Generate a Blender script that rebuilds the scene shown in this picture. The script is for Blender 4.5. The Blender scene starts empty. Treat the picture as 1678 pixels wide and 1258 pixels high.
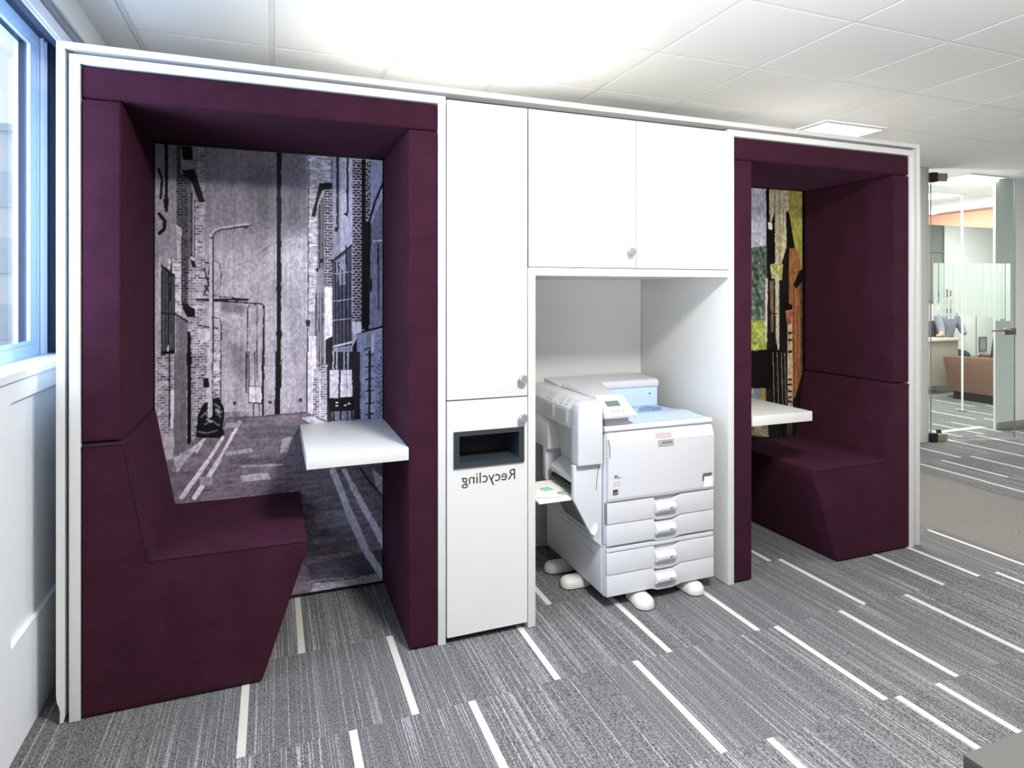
import bpy, bmesh, math, random
import numpy as np
from mathutils import Vector, Matrix

random.seed(7)
sc = bpy.context.scene
COL = sc.collection
PI = math.pi

# ------------------------------------------------------------------ camera
cam_d = bpy.data.cameras.new('camera')
cam = bpy.data.objects.new('camera', cam_d)
COL.objects.link(cam)
PAN = 0.3665
cam.location = (0.0, -2.443, 1.4215)
cam.rotation_euler = (PI / 2, 0, -PAN)
cam_d.sensor_width = 36.0
cam_d.lens = 36.0 * 1022.5 / 1678.0
cam_d.shift_y = -(629.0 - 477.5) / 1678.0
cam_d.clip_start = 0.05
cam_d.clip_end = 200
sc.camera = cam

# ------------------------------------------------------------------ world, lights, exposure
sc.view_settings.view_transform = 'Standard'
sc.view_settings.look = 'None'
sc.view_settings.gamma = 1.0
sc.view_settings.use_curve_mapping = False
sc.view_settings.exposure = -0.15

world = bpy.data.worlds.new('overcast_sky')
sc.world = world
world.use_nodes = True
bg = world.node_tree.nodes['Background']
bg.inputs['Color'].default_value = (0.86, 0.93, 1.0, 1)
bg.inputs['Strength'].default_value = 1.6


def area_light(name, loc, size, power, color=(1, 0.97, 0.93), rot=(0, 0, 0), size_y=None):
    l = bpy.data.lights.new(name, 'AREA')
    l.energy = power
    l.color = color
    l.size = size
    if size_y:
        l.shape = 'RECTANGLE'
        l.size_y = size_y
    o = bpy.data.objects.new(name, l)
    o.location = loc
    o.rotation_euler = rot
    COL.objects.link(o)
    return o


ZC = 2.59                              # suspended ceiling height
# (x, y, power): 600 mm ceiling luminaires, some of them added fill; each gets a fitting further down
LAMPS = [(0.855, 0.45, 16), (3.82, 1.05, 42), (6.72, 1.97, 60), (7.5, 2.88, 70),
         (1.05, -1.75, 122), (3.82, -1.35, 20), (3.82, -4.3, 12), (7.4, -1.8, 100), (9.7, 2.9, 60)]  # all after the first on this line are unseen lamps added as fill
for (lx, ly, lp) in LAMPS:
    area_light('ceiling_lamp_light', (lx, ly, ZC - 0.035), 0.42, lp)
# added upward fill spot that brightens the ceiling, no real source
fl = bpy.data.lights.new('ceiling_fill_spot', 'SPOT')
fl.energy = 320
fl.color = (1, 0.985, 0.96)
fl.spot_size = math.radians(125)
fl.spot_blend = 0.9
fl.shadow_soft_size = 0.05
flo = bpy.data.objects.new('ceiling_fill_spot', fl)
flo.location = (0.8, -2.6, 1.2)
flo.rotation_euler = (Vector((1.9, -1.5, 2.59)) - flo.location).to_track_quat('-Z', 'Y').to_euler()
COL.objects.link(flo)
# daylight entering through the window on the left
area_light('window_daylight', (-1.15, -0.35, 1.75), 1.7, 90, (0.58, 0.72, 1.0), (0, -PI / 2, 0), 1.1)

# ------------------------------------------------------------------ materials
def srgb(c):
    out = []
    for v in c:
        v = v / 255.0
        out.append(v / 12.92 if v <= 0.04045 else ((v + 0.055) / 1.055) ** 2.4)
    return out


class NT:
    def __init__(self, name):
        self.m = bpy.data.materials.new(name)
        self.m.use_nodes = True
        self.t = self.m.node_tree
        self.b = self.t.nodes['Principled BSDF']
        self.out = self.t.nodes['Material Output']

    def n(self, typ, **kw):
        nd = self.t.nodes.new(typ)
        for k, v in kw.items():
            setattr(nd, k, v)
        return nd

    def l(self, a, b):
        self.t.links.new(a, b)


def mat(name, rgb, rough=0.5, metal=0.0, noise=0.0, nscale=30.0, bump=0.0, bscale=200.0, spec=0.5, coat=0.0):
    """principled surface with a slight procedural colour variation and fine relief"""
    k = NT(name)
    c = srgb(rgb)
    k.b.inputs['Roughness'].default_value = rough
    k.b.inputs['Metallic'].default_value = metal
    k.b.inputs['Specular IOR Level'].default_value = spec
    k.b.inputs['Coat Weight'].default_value = coat
    tc = k.n('ShaderNodeTexCoord')
    nz = k.n('ShaderNodeTexNoise')
    nz.inputs['Scale'].default_value = nscale
    nz.inputs['Detail'].default_value = 4
    k.l(tc.outputs['Object'], nz.inputs['Vector'])
    mx = k.n('ShaderNodeMix', data_type='RGBA')
    mx.inputs['A'].default_value = [v * (1 - noise) for v in c] + [1]
    mx.inputs['B'].default_value = [min(1, v * (1 + noise)) for v in c] + [1]
    k.l(nz.outputs['Fac'], mx.inputs['Factor'])
    k.l(mx.outputs['Result'], k.b.inputs['Base Color'])
    if bump:
        n2 = k.n('ShaderNodeTexNoise')
        n2.inputs['Scale'].default_value = bscale
        n2.inputs['Detail'].default_value = 3
        k.l(tc.outputs['Object'], n2.inputs['Vector'])
        bp = k.n('ShaderNodeBump')
        bp.inputs['Strength'].default_value = bump
        bp.inputs['Distance'].default_value = 0.002
        k.l(n2.outputs['Fac'], bp.inputs['Height'])
        k.l(bp.outputs['Normal'], k.b.inputs['Normal'])
    return k.m


def mat_emit(name, rgb, strength):
    k = NT(name)
    k.b.inputs['Base Color'].default_value = (0.9, 0.9, 0.9, 1)
    k.b.inputs['Emission Color'].default_value = srgb(rgb) + [1]
    k.b.inputs['Emission Strength'].default_value = strength
    return k.m


def mat_glass(name, tint=(0.93, 0.98, 0.96), refl=1.0):
    k = NT(name)
    k.t.nodes.remove(k.b)
    tr = k.n('ShaderNodeBsdfTransparent')
    tr.inputs['Color'].default_value = (*tint, 1)
    gl = k.n('ShaderNodeBsdfGlossy')
    gl.inputs['Roughness'].default_value = 0.01
    lw = k.n('ShaderNodeLayerWeight')              # Schlick reflectance, the same on both sides of the pane
    lw.inputs['Blend'].default_value = 0.5
    pw = k.n('ShaderNodeMath', operation='POWER')
    pw.inputs[1].default_value = 5.0
    k.l(lw.outputs['Facing'], pw.inputs[0])
    mul = k.n('ShaderNodeMath', operation='MULTIPLY_ADD')
    mul.inputs[1].default_value = 0.9 * refl
    mul.inputs[2].default_value = 0.04 * refl
    k.l(pw.outputs[0], mul.inputs[0])
    mx = k.n('ShaderNodeMixShader')
    k.l(mul.outputs[0], mx.inputs['Fac'])
    k.l(tr.outputs[0], mx.inputs[1])
    k.l(gl.outputs[0], mx.inputs[2])
    k.l(mx.outputs[0], k.out.inputs['Surface'])
    return k.m


def mat_frost(name, rgb, alpha):
    k = NT(name)
    k.t.nodes.remove(k.b)
    tr = k.n('ShaderNodeBsdfTransparent')
    df = k.n('ShaderNodeBsdfDiffuse')
    df.inputs['Color'].default_value = srgb(rgb) + [1]
    tl = k.n('ShaderNodeBsdfTranslucent')
    tl.inputs['Color'].default_value = srgb(rgb) + [1]
    m1 = k.n('ShaderNodeMixShader')
    m1.inputs['Fac'].default_value = 0.5
    k.l(df.outputs[0], m1.inputs[1])
    k.l(tl.outputs[0], m1.inputs[2])
    m2 = k.n('ShaderNodeMixShader')
    m2.inputs['Fac'].default_value = alpha
    k.l(tr.outputs[0], m2.inputs[1])
    k.l(m1.outputs[0], m2.inputs[2])
    k.l(m2.outputs[0], k.out.inputs['Surface'])
    return k.m


def mat_fabric(name, dark, light):
    """felted wool: two-tone fibre noise, fine bump, a little sheen"""
    k = NT(name)
    tc = k.n('ShaderNodeTexCoord')
    n1 = k.n('ShaderNodeTexNoise')
    n1.inputs['Scale'].default_value = 420
    n1.inputs['Detail'].default_value = 3
    n2 = k.n('ShaderNodeTexNoise')
    n2.inputs['Scale'].default_value = 9
    n2.inputs['Detail'].default_value = 4
    for n in (n1, n2):
        k.l(tc.outputs['Object'], n.inputs['Vector'])
    add = k.n('ShaderNodeMath', operation='MULTIPLY_ADD')
    k.l(n1.outputs['Fac'], add.inputs[0])
    add.inputs[1].default_value = 0.8
    mul = k.n('ShaderNodeMath', operation='MULTIPLY')
    k.l(n2.outputs['Fac'], mul.inputs[0])
    mul.inputs[1].default_value = 0.2
    k.l(mul.outputs[0], add.inputs[2])
    rp = k.n('ShaderNodeValToRGB')
    rp.color_ramp.elements[0].position = 0.32
    rp.color_ramp.elements[0].color = srgb(dark) + [1]
    rp.color_ramp.elements[1].position = 0.70
    rp.color_ramp.elements[1].color = srgb(light) + [1]
    k.l(add.outputs[0], rp.inputs['Fac'])
    k.l(rp.outputs['Color'], k.b.inputs['Base Color'])
    k.b.inputs['Roughness'].default_value = 0.95
    k.b.inputs['Specular IOR Level'].default_value = 0.1
    k.b.inputs['Sheen Weight'].default_value = 0.12
    k.b.inputs['Sheen Tint'].default_value = srgb((150, 90, 130)) + [1]
    bp = k.n('ShaderNodeBump')
    bp.inputs['Strength'].default_value = 0.25
    bp.inputs['Distance'].default_value = 0.0015
    k.l(n1.outputs['Fac'], bp.inputs['Height'])
    k.l(bp.outputs['Normal'], k.b.inputs['Normal'])
    return k.m


def mat_carpet(name, plain=False):
    k = NT(name)
    tc = k.n('ShaderNodeTexCoord')
    oi = k.n('ShaderNodeObjectInfo')
    w = k.n('ShaderNodeMath', operation='MULTIPLY')
    w.inputs[1].default_value = 57.0
    k.l(oi.outputs['Random'], w.inputs[0])

    def noise(scale, sx, sy, detail=2.0, useobj=True):
        mp = k.n('ShaderNodeMapping')
        mp.inputs['Scale'].default_value = (sx, sy, 1)
        k.l(tc.outputs['Object'], mp.inputs['Vector'])
        nz = k.n('ShaderNodeTexNoise', noise_dimensions='4D')
        nz.inputs['Scale'].default_value = scale
        nz.inputs['Detail'].default_value = detail
        k.l(mp.outputs[0], nz.inputs['Vector'])
        k.l(w.outputs[0], nz.inputs['W'])
        return nz.outputs['Fac']

    grain = noise(1.0, 250, 200, 3)
    rp = k.n('ShaderNodeValToRGB')
    rp.color_ramp.elements[0].position = 0.30
    rp.color_ramp.elements[1].position = 0.70
    if plain:
        rp.color_ramp.elements[0].color = srgb((84, 81, 78)) + [1]
        rp.color_ramp.elements[1].color = srgb((148, 144, 140)) + [1]
    else:
        rp.color_ramp.elements[0].color = srgb((26, 26, 29)) + [1]
        rp.color_ramp.elements[1].color = srgb((138, 138, 141)) + [1]
    k.l(grain, rp.inputs['Fac'])
    last = rp.outputs['Color']
    if not plain:
        thread = noise(1.0, 250, 1.0, 1.0)        # fine pale yarns running along the tile
        clus = noise(1.0, 22, 0.7, 2.0)           # grouped in bands
        brk = noise(1.0, 260, 120, 1.0)            # yarns broken up by the loops
        a = k.n('ShaderNodeMath', operation='MULTIPLY_ADD')
        k.l(clus, a.inputs[0])
        a.inputs[1].default_value = 0.35
        k.l(thread, a.inputs[2])
        mr = k.n('ShaderNodeMapRange')
        mr.inputs['From Min'].default_value = 0.735
        mr.inputs['From Max'].default_value = 0.80
        k.l(a.outputs[0], mr.inputs['Value'])
        mb = k.n('ShaderNodeMapRange')
        mb.inputs['From Min'].default_value = 0.36
        mb.inputs['From Max'].default_value = 0.56
        mb.inputs['To Min'].default_value = 0.1
        k.l(brk, mb.inputs['Value'])
        mm = k.n('ShaderNodeMath', operation='MULTIPLY')
        k.l(mr.outputs[0], mm.inputs[0])
        k.l(mb.outputs[0], mm.inputs[1])
        mx = k.n('ShaderNodeMix', data_type='RGBA')
        k.l(mm.outputs[0], mx.inputs['Factor'])
        k.l(last, mx.inputs['A'])
        mx.inputs['B'].default_value = srgb((168, 168, 170)) + [1]
        last = mx.outputs['Result']
    k.l(last, k.b.inputs['Base Color'])
    k.b.inputs['Roughness'].default_value = 0.95
    k.b.inputs['Specular IOR Level'].default_value = 0.08
    bp = k.n('ShaderNodeBump')
    bp.inputs['Strength'].default_value = 0.5
    bp.inputs['Distance'].default_value = 0.003
    k.l(grain, bp.inputs['Height'])
    k.l(bp.outputs['Normal'], k.b.inputs['Normal'])
    return k.m


def mat_print(name):
    k = NT(name)
    at = k.n('ShaderNodeAttribute', attribute_name='print')
    k.l(at.outputs['Color'], k.b.inputs['Base Color'])
    k.b.inputs['Roughness'].default_value = 0.5
    k.b.inputs['Specular IOR Level'].default_value = 0.3
    return k.m


M = dict(
    white=mat('white_laminate', (212, 212, 210), 0.35, noise=0.01, bump=0.02, bscale=400),
    whitewall=mat('white_paint', (236, 237, 236), 0.8, noise=0.015, bump=0.05),
    reargrey=mat('mid_grey_paint', (128, 128, 128), 0.8, noise=0.02),
    bluewall=mat('white_gloss_paint', (240, 245, 250), 0.45, noise=0.01),
    gapgrey=mat('grey_shadow_gap', (122, 122, 120), 0.7, noise=0.03),  # darkened so the filler colour carries the shade of the gap
    ceil=mat('mineral_ceiling_tile', (238, 237, 233), 0.92, noise=0.02, bump=0.12, bscale=350),
    grid=mat('ceiling_grid_enamel', (226, 226, 223), 0.5),
    purple=mat_fabric('plum_wool', (27, 11, 18), (72, 34, 52)),
    piping=mat('plum_piping', (24, 8, 15), 0.9),
    carpet=mat_carpet('striped_carpet'),
    plain=mat_carpet('plain_carpet', True),
    stripe=mat('pale_carpet_yarn', (200, 198, 192), 0.95, noise=0.12, nscale=240, bump=0.4, bscale=500),
    underlay=mat('carpet_underlay', (58, 58, 60), 0.95, noise=0.1),
    slate=mat('slate_plastic', (44, 52, 58), 0.45, noise=0.04),
    black=mat('black_plastic', (14, 14, 16), 0.5, noise=0.05),
    ink=mat('dark_grey_vinyl', (45, 45, 48), 0.6),
    knob=mat('satin_nickel', (176, 172, 166), 0.38, metal=0.55, noise=0.03),
    steel=mat('brushed_steel', (176, 172, 165), 0.3, metal=0.9, noise=0.05),
    pwhite=mat('printer_white_plastic', (206, 208, 213), 0.4, noise=0.012, bump=0.04, bscale=600),
    pshade=mat('printer_grey_plastic', (196, 198, 200), 0.5, noise=0.02, bump=0.04, bscale=600),
    pdark=mat('printer_dark_grey', (120, 122, 124), 0.5, noise=0.03),
    pblue=mat('printer_pale_blue_plastic', (190, 212, 240), 0.4, noise=0.015),
    pblued=mat('printer_steel_blue', (112, 136, 172), 0.4, noise=0.02),
    pfoot=mat('printer_foot_grey', (212, 211, 208), 0.4, noise=0.02),
    lcd=mat('lcd_glass', (104, 118, 112), 0.2, noise=0.04),
    lcdtop=mat('lcd_bezel_grey', (190, 192, 190), 0.4),
    logo=mat('badge_grey', (168, 166, 166), 0.4, noise=0.05),
    marks=mat('badge_ink', (98, 96, 98), 0.6),
    redink=mat('red_grey_ink', (196, 172, 172), 0.6),
    paper=mat('paper', (240, 240, 236), 0.85, noise=0.02),
    green=mat('mint_green_paper', (140, 220, 188), 0.8, noise=0.05),
    frame=mat('blue_grey_window_aluminium', (168, 192, 216), 0.35, noise=0.03),
    frmdark=mat('navy_window_reveal', (26, 40, 62), 0.5, noise=0.08),
    lav=mat('lavender_white_fascia', (206, 212, 232), 0.6, noise=0.02),
    trimgrey=mat('gap_trim_grey', (128, 134, 144), 0.5, noise=0.05),
    sill=mat('white_sill', (236, 238, 242), 0.4, noise=0.01),
    glass=mat_glass('clear_window_glass', (0.95, 0.98, 1.0), 1.0),
    doorglass=mat_glass('greenish_door_glass', (0.88, 0.93, 0.905), 1.1),
    frost=mat_frost('frosted_film', (226, 234, 230), 0.72),
    lamp=mat_emit('luminaire_diffuser', (255, 253, 248), 4.5),
    skirting=mat('grey_skirting', (150, 148, 146), 0.6, noise=0.03),
    tan=mat('tan_patch_fitting', (160, 148, 134), 0.4, metal=0.5, noise=0.04),
    leather=mat('brown_leather', (112, 84, 70), 0.5, noise=0.12, nscale=14, bump=0.2, bscale=120),
    leatherd=mat('dark_brown_leather', (52, 36, 30), 0.55, noise=0.12, nscale=14),
    salmon=mat('salmon_timber', (196, 138, 116), 0.6, noise=0.10, nscale=8),
    greypanel=mat('grey_pinboard', (124, 126, 122), 0.85, noise=0.05),
    paleboard=mat('pale_board', (238, 240, 236), 0.6, noise=0.01),
    desk=mat('taupe_desk', (168, 158, 148), 0.5, noise=0.04, nscale=10),
    desktop=mat('pale_desktop', (205, 192, 176), 0.4, noise=0.04),
    pedtop=mat('grey_pedestal_top', (66, 65, 63), 0.8, noise=0.03),
    pedblk=mat('black_pedestal', (8, 8, 11), 0.8, noise=0.05),
    shirt=mat('grey_lilac_shirt', (138, 136, 152), 0.9, noise=0.08, nscale=20),
    skin=mat('skin', (205, 165, 146), 0.6, noise=0.04),
    hair=mat('dark_hair', (48, 38, 32), 0.7, noise=0.2, nscale=60),
    trousers=mat('dark_trousers', (52, 54, 62), 0.9, noise=0.06),
    facade=mat('pale_render', (236, 238, 246), 0.8, noise=0.03, nscale=2),
    facwin=mat('blue_office_glass', (212, 219, 234), 0.5, noise=0.1, nscale=3),
    ground=mat('pale_asphalt', (176, 182, 190), 0.9, noise=0.08, nscale=3),
    leaf=mat('hedge_green', (120, 146, 120), 0.8, noise=0.35, nscale=12),
    bark=mat('bark', (110, 98, 88), 0.9, noise=0.2),
    wallyel=mat('pale_yellow_render', (206, 214, 186), 0.8, noise=0.05),
    carblue=mat('blue_grey_car_paint', (110, 142, 170), 0.3, noise=0.04),
    tyre=mat('tyre_rubber', (40, 42, 46), 0.8),
    print=mat_print('printed_mural'),
)

# ------------------------------------------------------------------ geometry helpers
def box(bm, x0, x1, y0, y1, z0, z1, bev=0.0, seg=2):
    vs = [bm.verts.new((x, y, z)) for x in (x0, x1) for y in (y0, y1) for z in (z0, z1)]
    f = [(0, 1, 3, 2), (4, 6, 7, 5), (0, 4, 5, 1), (2, 3, 7, 6), (0, 2, 6, 4), (1, 5, 7, 3)]
    fs = [bm.faces.new([vs[i] for i in q]) for q in f]
    if bev > 0:
        es = list({e for q in fs for e in q.edges})
        bmesh.ops.bevel(bm, geom=es, offset=bev, segments=seg, affect='EDGES', profile=0.6)
    return bm


def prism(bm, pts, axis, a, b, bev=0.0, seg=2):
    """extrude a polygon: axis 'x' pts=(y,z), 'y' pts=(x,z), 'z' pts=(x,y) from a to b"""
    def mk(p, t):
        if axis == 'x':
            return (t, p[0], p[1])
        if axis == 'y':
            return (p[0], t, p[1])
        return (p[0], p[1], t)
    A = [bm.verts.new(mk(p, a)) for p in pts]
    B = [bm.verts.new(mk(p, b)) for p in pts]
    n = len(pts)
    fs = [bm.faces.new(A), bm.faces.new(list(reversed(B)))]
    for i in range(n):
        fs.append(bm.faces.new((A[i], B[i], B[(i + 1) % n], A[(i + 1) % n])))
    bmesh.ops.recalc_face_normals(bm, faces=fs)
    if bev > 0:
        es = list({e for q in fs for e in q.edges})
        bmesh.ops.bevel(bm, geom=es, offset=bev, segments=seg, affect='EDGES', profile=0.6)
    return bm


def tube(bm, p0, p1, r0, r1=None, n=16, cap=True):
    r1 = r0 if r1 is None else r1
    p0, p1 = Vector(p0), Vector(p1)
    d = p1 - p0
    q = d.to_track_quat('Z', 'Y').to_matrix().to_4x4()
    mtx = Matrix.Translation((p0 + p1) / 2) @ q
    bmesh.ops.create_cone(bm, cap_ends=cap, segments=n, radius1=r0, radius2=r1, depth=d.length, matrix=mtx)
    return bm


def path_tube(bm, pts, r, n=8):
    for a, b in zip(pts[:-1], pts[1:]):
        tube(bm, a, b, r, n=n)
    return bm


def lathe(bm, prof, centre, axis, n=24):
    """prof: (radius, height along axis); axis 'y' points towards the room (-y)"""
    rings = []
    for r, h in prof:
        ring = []
        for i in range(n):
            t = 2 * PI * i / n
            if axis == 'z':
                c = (centre[0] + r * math.cos(t), centre[1] + r * math.sin(t), centre[2] + h)
            else:
                c = (centre[0] + r * math.cos(t), centre[1] - h, centre[2] + r * math.sin(t))
            ring.append(bm.verts.new(c))
        rings.append(ring)
    for a, b in zip(rings[:-1], rings[1:]):
        for i in range(n):
            bm.faces.new((a[i], a[(i + 1) % n], b[(i + 1) % n], b[i]))
    bm.faces.new(rings[0])
    bm.faces.new(rings[-1])
    bmesh.ops.recalc_face_normals(bm, faces=bm.faces[:])
    return bm


def wloc(o):
    v = Vector((0, 0, 0))
    while o is not None:
        v += o.location
        o = o.parent
    return v


def obj(name, bm, material, parent=None, smooth=False, loc=None):
    """link bm (built in world coordinates) as one mesh object; loc is its origin in world space"""
    base = wloc(parent) if parent else Vector((0, 0, 0))
    org = Vector(loc) if loc is not None else base
    if org.length > 0:
        bmesh.ops.translate(bm, verts=bm.verts[:], vec=-org)
    me = bpy.data.meshes.new(name)
    bm.to_mesh(me)
    bm.free()
    if isinstance(material, str):
        material = M[material]
    me.materials.append(material)
    if smooth:
        for p in me.polygons:
            p.use_smooth = True
        me.set_sharp_from_angle(angle=math.radians(38))
    o = bpy.data.objects.new(name, me)
    COL.objects.link(o)
    if parent:
        o.parent = parent
    o.location = org - base
    return o


def bobj(name, dims, material, parent=None, bev=0.0, smooth=None, seg=2):
    b = bmesh.new()
    box(b, *dims, bev=bev, seg=seg)
    return obj(name, b, material, parent, smooth=(bev > 0 if smooth is None else smooth))


def pobj(name, pts, axis, a, c, material, parent=None, bev=0.0, seg=2):
    b = bmesh.new()
    prism(b, pts, axis, a, c, bev, seg)
    return obj(name, b, material, parent, smooth=bev > 0)


def thing(name, label, cat, loc, group=None):
    o = bpy.data.objects.new(name, None)
    COL.objects.link(o)
    o.location = loc
    o.empty_display_size = 0.1
    o['label'] = label
    o['category'] = cat
    if group:
        o['group'] = group
    return o


def tag(o, label, cat, group=None):
    o['label'] = label
    o['category'] = cat
    if group:
        o['group'] = group
    return o


def struct(name, bm, material, parent=None, smooth=False):
    o = obj(name, bm, material, parent, smooth)
    if not parent:
        o['kind'] = 'structure'
    return o


def bstruct(name, dims, material, bev=0.0):
    b = bmesh.new()
    box(b, *dims, bev=bev)
    return struct(name, b, material, smooth=bev > 0)


# ------------------------------------------------------------------ floor of carpet tiles
T = 0.512
fb = bmesh.new()
box(fb, -0.95, 12.6, -6.0, 4.4, -0.12, -0.008)
floor = struct('floor', fb, 'underlay')
tiles = {}
tile_mesh = {}
for kind in ('carpet', 'plain'):
    b = bmesh.new()
    h = T / 2 - 0.0001
    box(b, -h, h, -h, h, -0.008, 0.0)
    me = bpy.data.meshes.new('carpet_tile')
    b.to_mesh(me)
    b.free()
    me.materials.append(M[kind])
    tile_mesh[kind] = me
X0, Y0 = 0.142, 0.142                 # one joint crossing; tiles run on from it
def laid(cx, cy):
    if cx < -0.75 or cy > 4.1 or cy < -2.4 or cx > 11.3:
        return False
    if cy > 0.95 and cx < 3.4:        # behind the cabinet wall
        return False
    if cy > 2.0 and cx < 5.8:
        return False
    return True
for i in range(-3, 24):
    for j in range(-6, 9):
        cx, cy = X0 + (i + 0.5) * T, Y0 + (j + 0.5) * T
        if not laid(cx, cy):
            continue
        kind = 'plain' if 3.72 < cx < 4.75 else 'carpet'
        o = bpy.data.objects.new('carpet_tile', tile_mesh[kind])
        o.location = (cx, cy, 0)
        o.parent = floor
        COL.objects.link(o)
        tiles[(i, j)] = o
# pale inlaid stripes: (x, tile row); each lies in one tile
STRIPES = [(-0.09, -1), (-0.09, 0), (0.108, 0), (0.243, -2), (0.45, -1), (0.645, -2), (0.977, -1), (1.175, 0), (1.302, -2),
           (1.463, -1), (1.475, -3), (1.902, -1), (1.994, -2), (2.05, -3), (2.249, -3), (2.36, -2), (2.513, -1),
           (2.77, -2), (3.037, -1), (3.294, -1), (2.9, -3), (3.42, -2), (3.36, -3), (2.45, 0), (3.2, 0), (3.65, -1),
           (4.975, 0), (4.985, 1), (5.26, 1), (5.5, 2), (5.63, 1), (5.64, 0), (6.05, 1), (6.05, 2), (6.3, 3), (6.5, 2), (6.62, 3),
           (6.9, 3), (7.05, 2), (7.3, 4), (7.45, 3), (7.75, 4), (7.9, 3), (8.1, 5), (8.3, 4), (8.6, 5), (8.9, 6), (9.2, 5), (9.5, 6)]
sb = bmesh.new()
box(sb, -0.013, 0.013, -T / 2 + 0.001, T / 2 - 0.001, 0.0, 0.0012)
sm = bpy.data.meshes.new('pale_stripe')
sb.to_mesh(sm)
sb.free()
sm.materials.append(M['stripe'])
for x, r in STRIPES:
    j = -1 + (r + 1)
    key = (int(math.floor((x - X0) / T)), j)
    if key not in tiles:
        continue
    t = tiles[key]
    o = bpy.data.objects.new('pale_stripe', sm)
    o.parent = t
    o.location = (x - t.location.x, 0, 0)
    COL.objects.link(o)

# ------------------------------------------------------------------ ceiling
cb = bmesh.new()
box(cb, -0.95, 12.6, -6.0, 4.4, ZC + 0.02, ZC + 0.14)
ceiling = struct('ceiling', cb, 'whitewall')
GX = [-0.58, -0.003, 0.555, 1.155, 1.757, 2.355, 2.95, 3.515, 4.125, 4.73, 5.40]
GY = [-2.25, -1.65, -1.05, -0.452, 0.146, 0.75, 1.35]
LIT = {(2, 4), (7, 5)}
tmesh = {}
for i in range(len(GX) - 1):
    for j in range(len(GY) - 1):
        if (i, j) in LIT:
            continue
        w, h = GX[i + 1] - GX[i], GY[j + 1] - GY[j]
        key = (round(w, 3), round(h, 3))
        if key not in tmesh:
            b = bmesh.new()
            g = 0.009
            vs = []
            for (zz, off) in ((0.004, g), (-0.001, g + 0.004)):
                vs.append([b.verts.new((sx * (w / 2 - off), sy * (h / 2 - off), zz)) for sx, sy in ((-1, -1), (1, -1), (1, 1), (-1, 1))])
            top = [b.verts.new((sx * (w / 2 - g), sy * (h / 2 - g), 0.016)) for sx, sy in ((-1, -1), (1, -1), (1, 1), (-1, 1))]
            vs.insert(0, top)
            for a, c in zip(vs[:-1], vs[1:]):
                for q in range(4):
                    b.faces.new((a[q], a[(q + 1) % 4], c[(q + 1) % 4], c[q]))
            b.faces.new(vs[-1])
            b.faces.new(top)
            bmesh.ops.recalc_face_normals(b, faces=b.faces[:])
            me = bpy.data.meshes.new('ceiling_tile')
            b.to_mesh(me)
            b.free()
            me.materials.append(M['ceil'])
            tmesh[key] = me
        o = bpy.data.objects.new('ceiling_tile', tmesh[key])
        o.location = ((GX[i] + GX[i + 1]) / 2, (GY[j] + GY[j + 1]) / 2, ZC)
        o.parent = ceiling
        COL.objects.link(o)
for x in GX:
    bobj('ceiling_grid_rail', (x - 0.010, x + 0.010, GY[0], GY[-1], ZC + 0.001, ZC + 0.02), 'grid', ceiling)
for y in GY[1:]:
    bobj('ceiling_grid_rail', (GX[0], GX[-1], y - 0.010, y + 0.010, ZC + 0.0015, ZC + 0.02), 'grid', ceiling)
# plain plaster margins round the tiled field
bobj('plaster_margin', (-0.95, GX[0] - 0.013, -6.0, 1.75, ZC - 0.001, ZC + 0.02), 'whitewall', ceiling)
bobj('plaster_margin', (GX[0], GX[-1], GY[-1] + 0.012, 1.75, ZC - 0.001, ZC + 0.02), 'ceil', ceiling)
bobj('plaster_margin', (GX[-1] + 0.012, 12.6, -6.0, 4.4, ZC - 0.001, ZC + 0.02), 'whitewall', ceiling)
bobj('plaster_margin', (GX[0], GX[-1], -6.0, GY[0] - 0.005, ZC - 0.001, ZC + 0.02), 'ceil', ceiling)

LLAB = {0: 'square recessed ceiling light above the left upholstered booth and cabinets',
        1: 'glowing square ceiling light seen above the right upholstered booth',
        2: 'ceiling light in the far room just inside the glass door',
        3: 'ceiling light in the far room above the brown armchair',
        4: 'square ceiling light behind the camera lighting the left booth',
        5: 'added unseen ceiling light over the open floor in front of the right booth',
        6: 'added unseen ceiling light near the rear wall behind the camera',
        8: 'added ceiling light deep in the far room hidden behind the beam',
        7: 'added unseen ceiling light over the open floor far to the right'}
for i, (lx, ly, lp) in enumerate(LAMPS):
    t = thing('ceiling_light', LLAB[i], 'ceiling light', (lx, ly, ZC), 'square ceiling lights')
    b = bmesh.new()
    for (x0, x1, y0, y1) in ((-.29, -.265, -.29, .29), (.265, .29, -.29, .29), (-.265, .265, -.29, -.265), (-.265, .265, .265, .29)):
        box(b, lx + x0, lx + x1, ly + y0, ly + y1, ZC - 0.012, ZC - 0.0015)
    obj('light_frame', b, 'grid', t)
    bobj('diffuser', (lx - .265, lx + .265, ly - .265, ly + .265, ZC - 0.010, ZC - 0.004), 'lamp', t)

# ------------------------------------------------------------------ left wall with window
XW = -0.735                           # face of the boxed-out wall below the window
b = bmesh.new()
box(b, -0.95, XW - 0.022, -6.0, 1.7, 0.0, 1.15)           # backing
box(b, XW - 0.022, XW, -6.0, 1.7, 1.085, 1.15)            # rail under the sill
box(b, XW - 0.022, XW, -6.0, -0.15, 0.0, 1.085)           # post nearest the camera
box(b, XW - 0.022, XW, -0.15, 1.7, 0.0, 0.342)            # plinth under the recessed panel
box(b, -0.95, XW, 0.545, 1.7, 1.15, ZC)                    # pier beyond the window
box(b, -0.95, XW - 0.022, -6.0, 0.545, 2.402, ZC)
box(b, XW - 0.0215, XW, -6.0, 0.5445, 2.335, ZC)                  # lintel
wall_left = struct('wall_left', b, 'bluewall')
bobj('recessed_panel', (XW - 0.0215, XW - 0.016, -0.15, 1.7, 0.342, 1.085), 'bluewall', wall_left)
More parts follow.
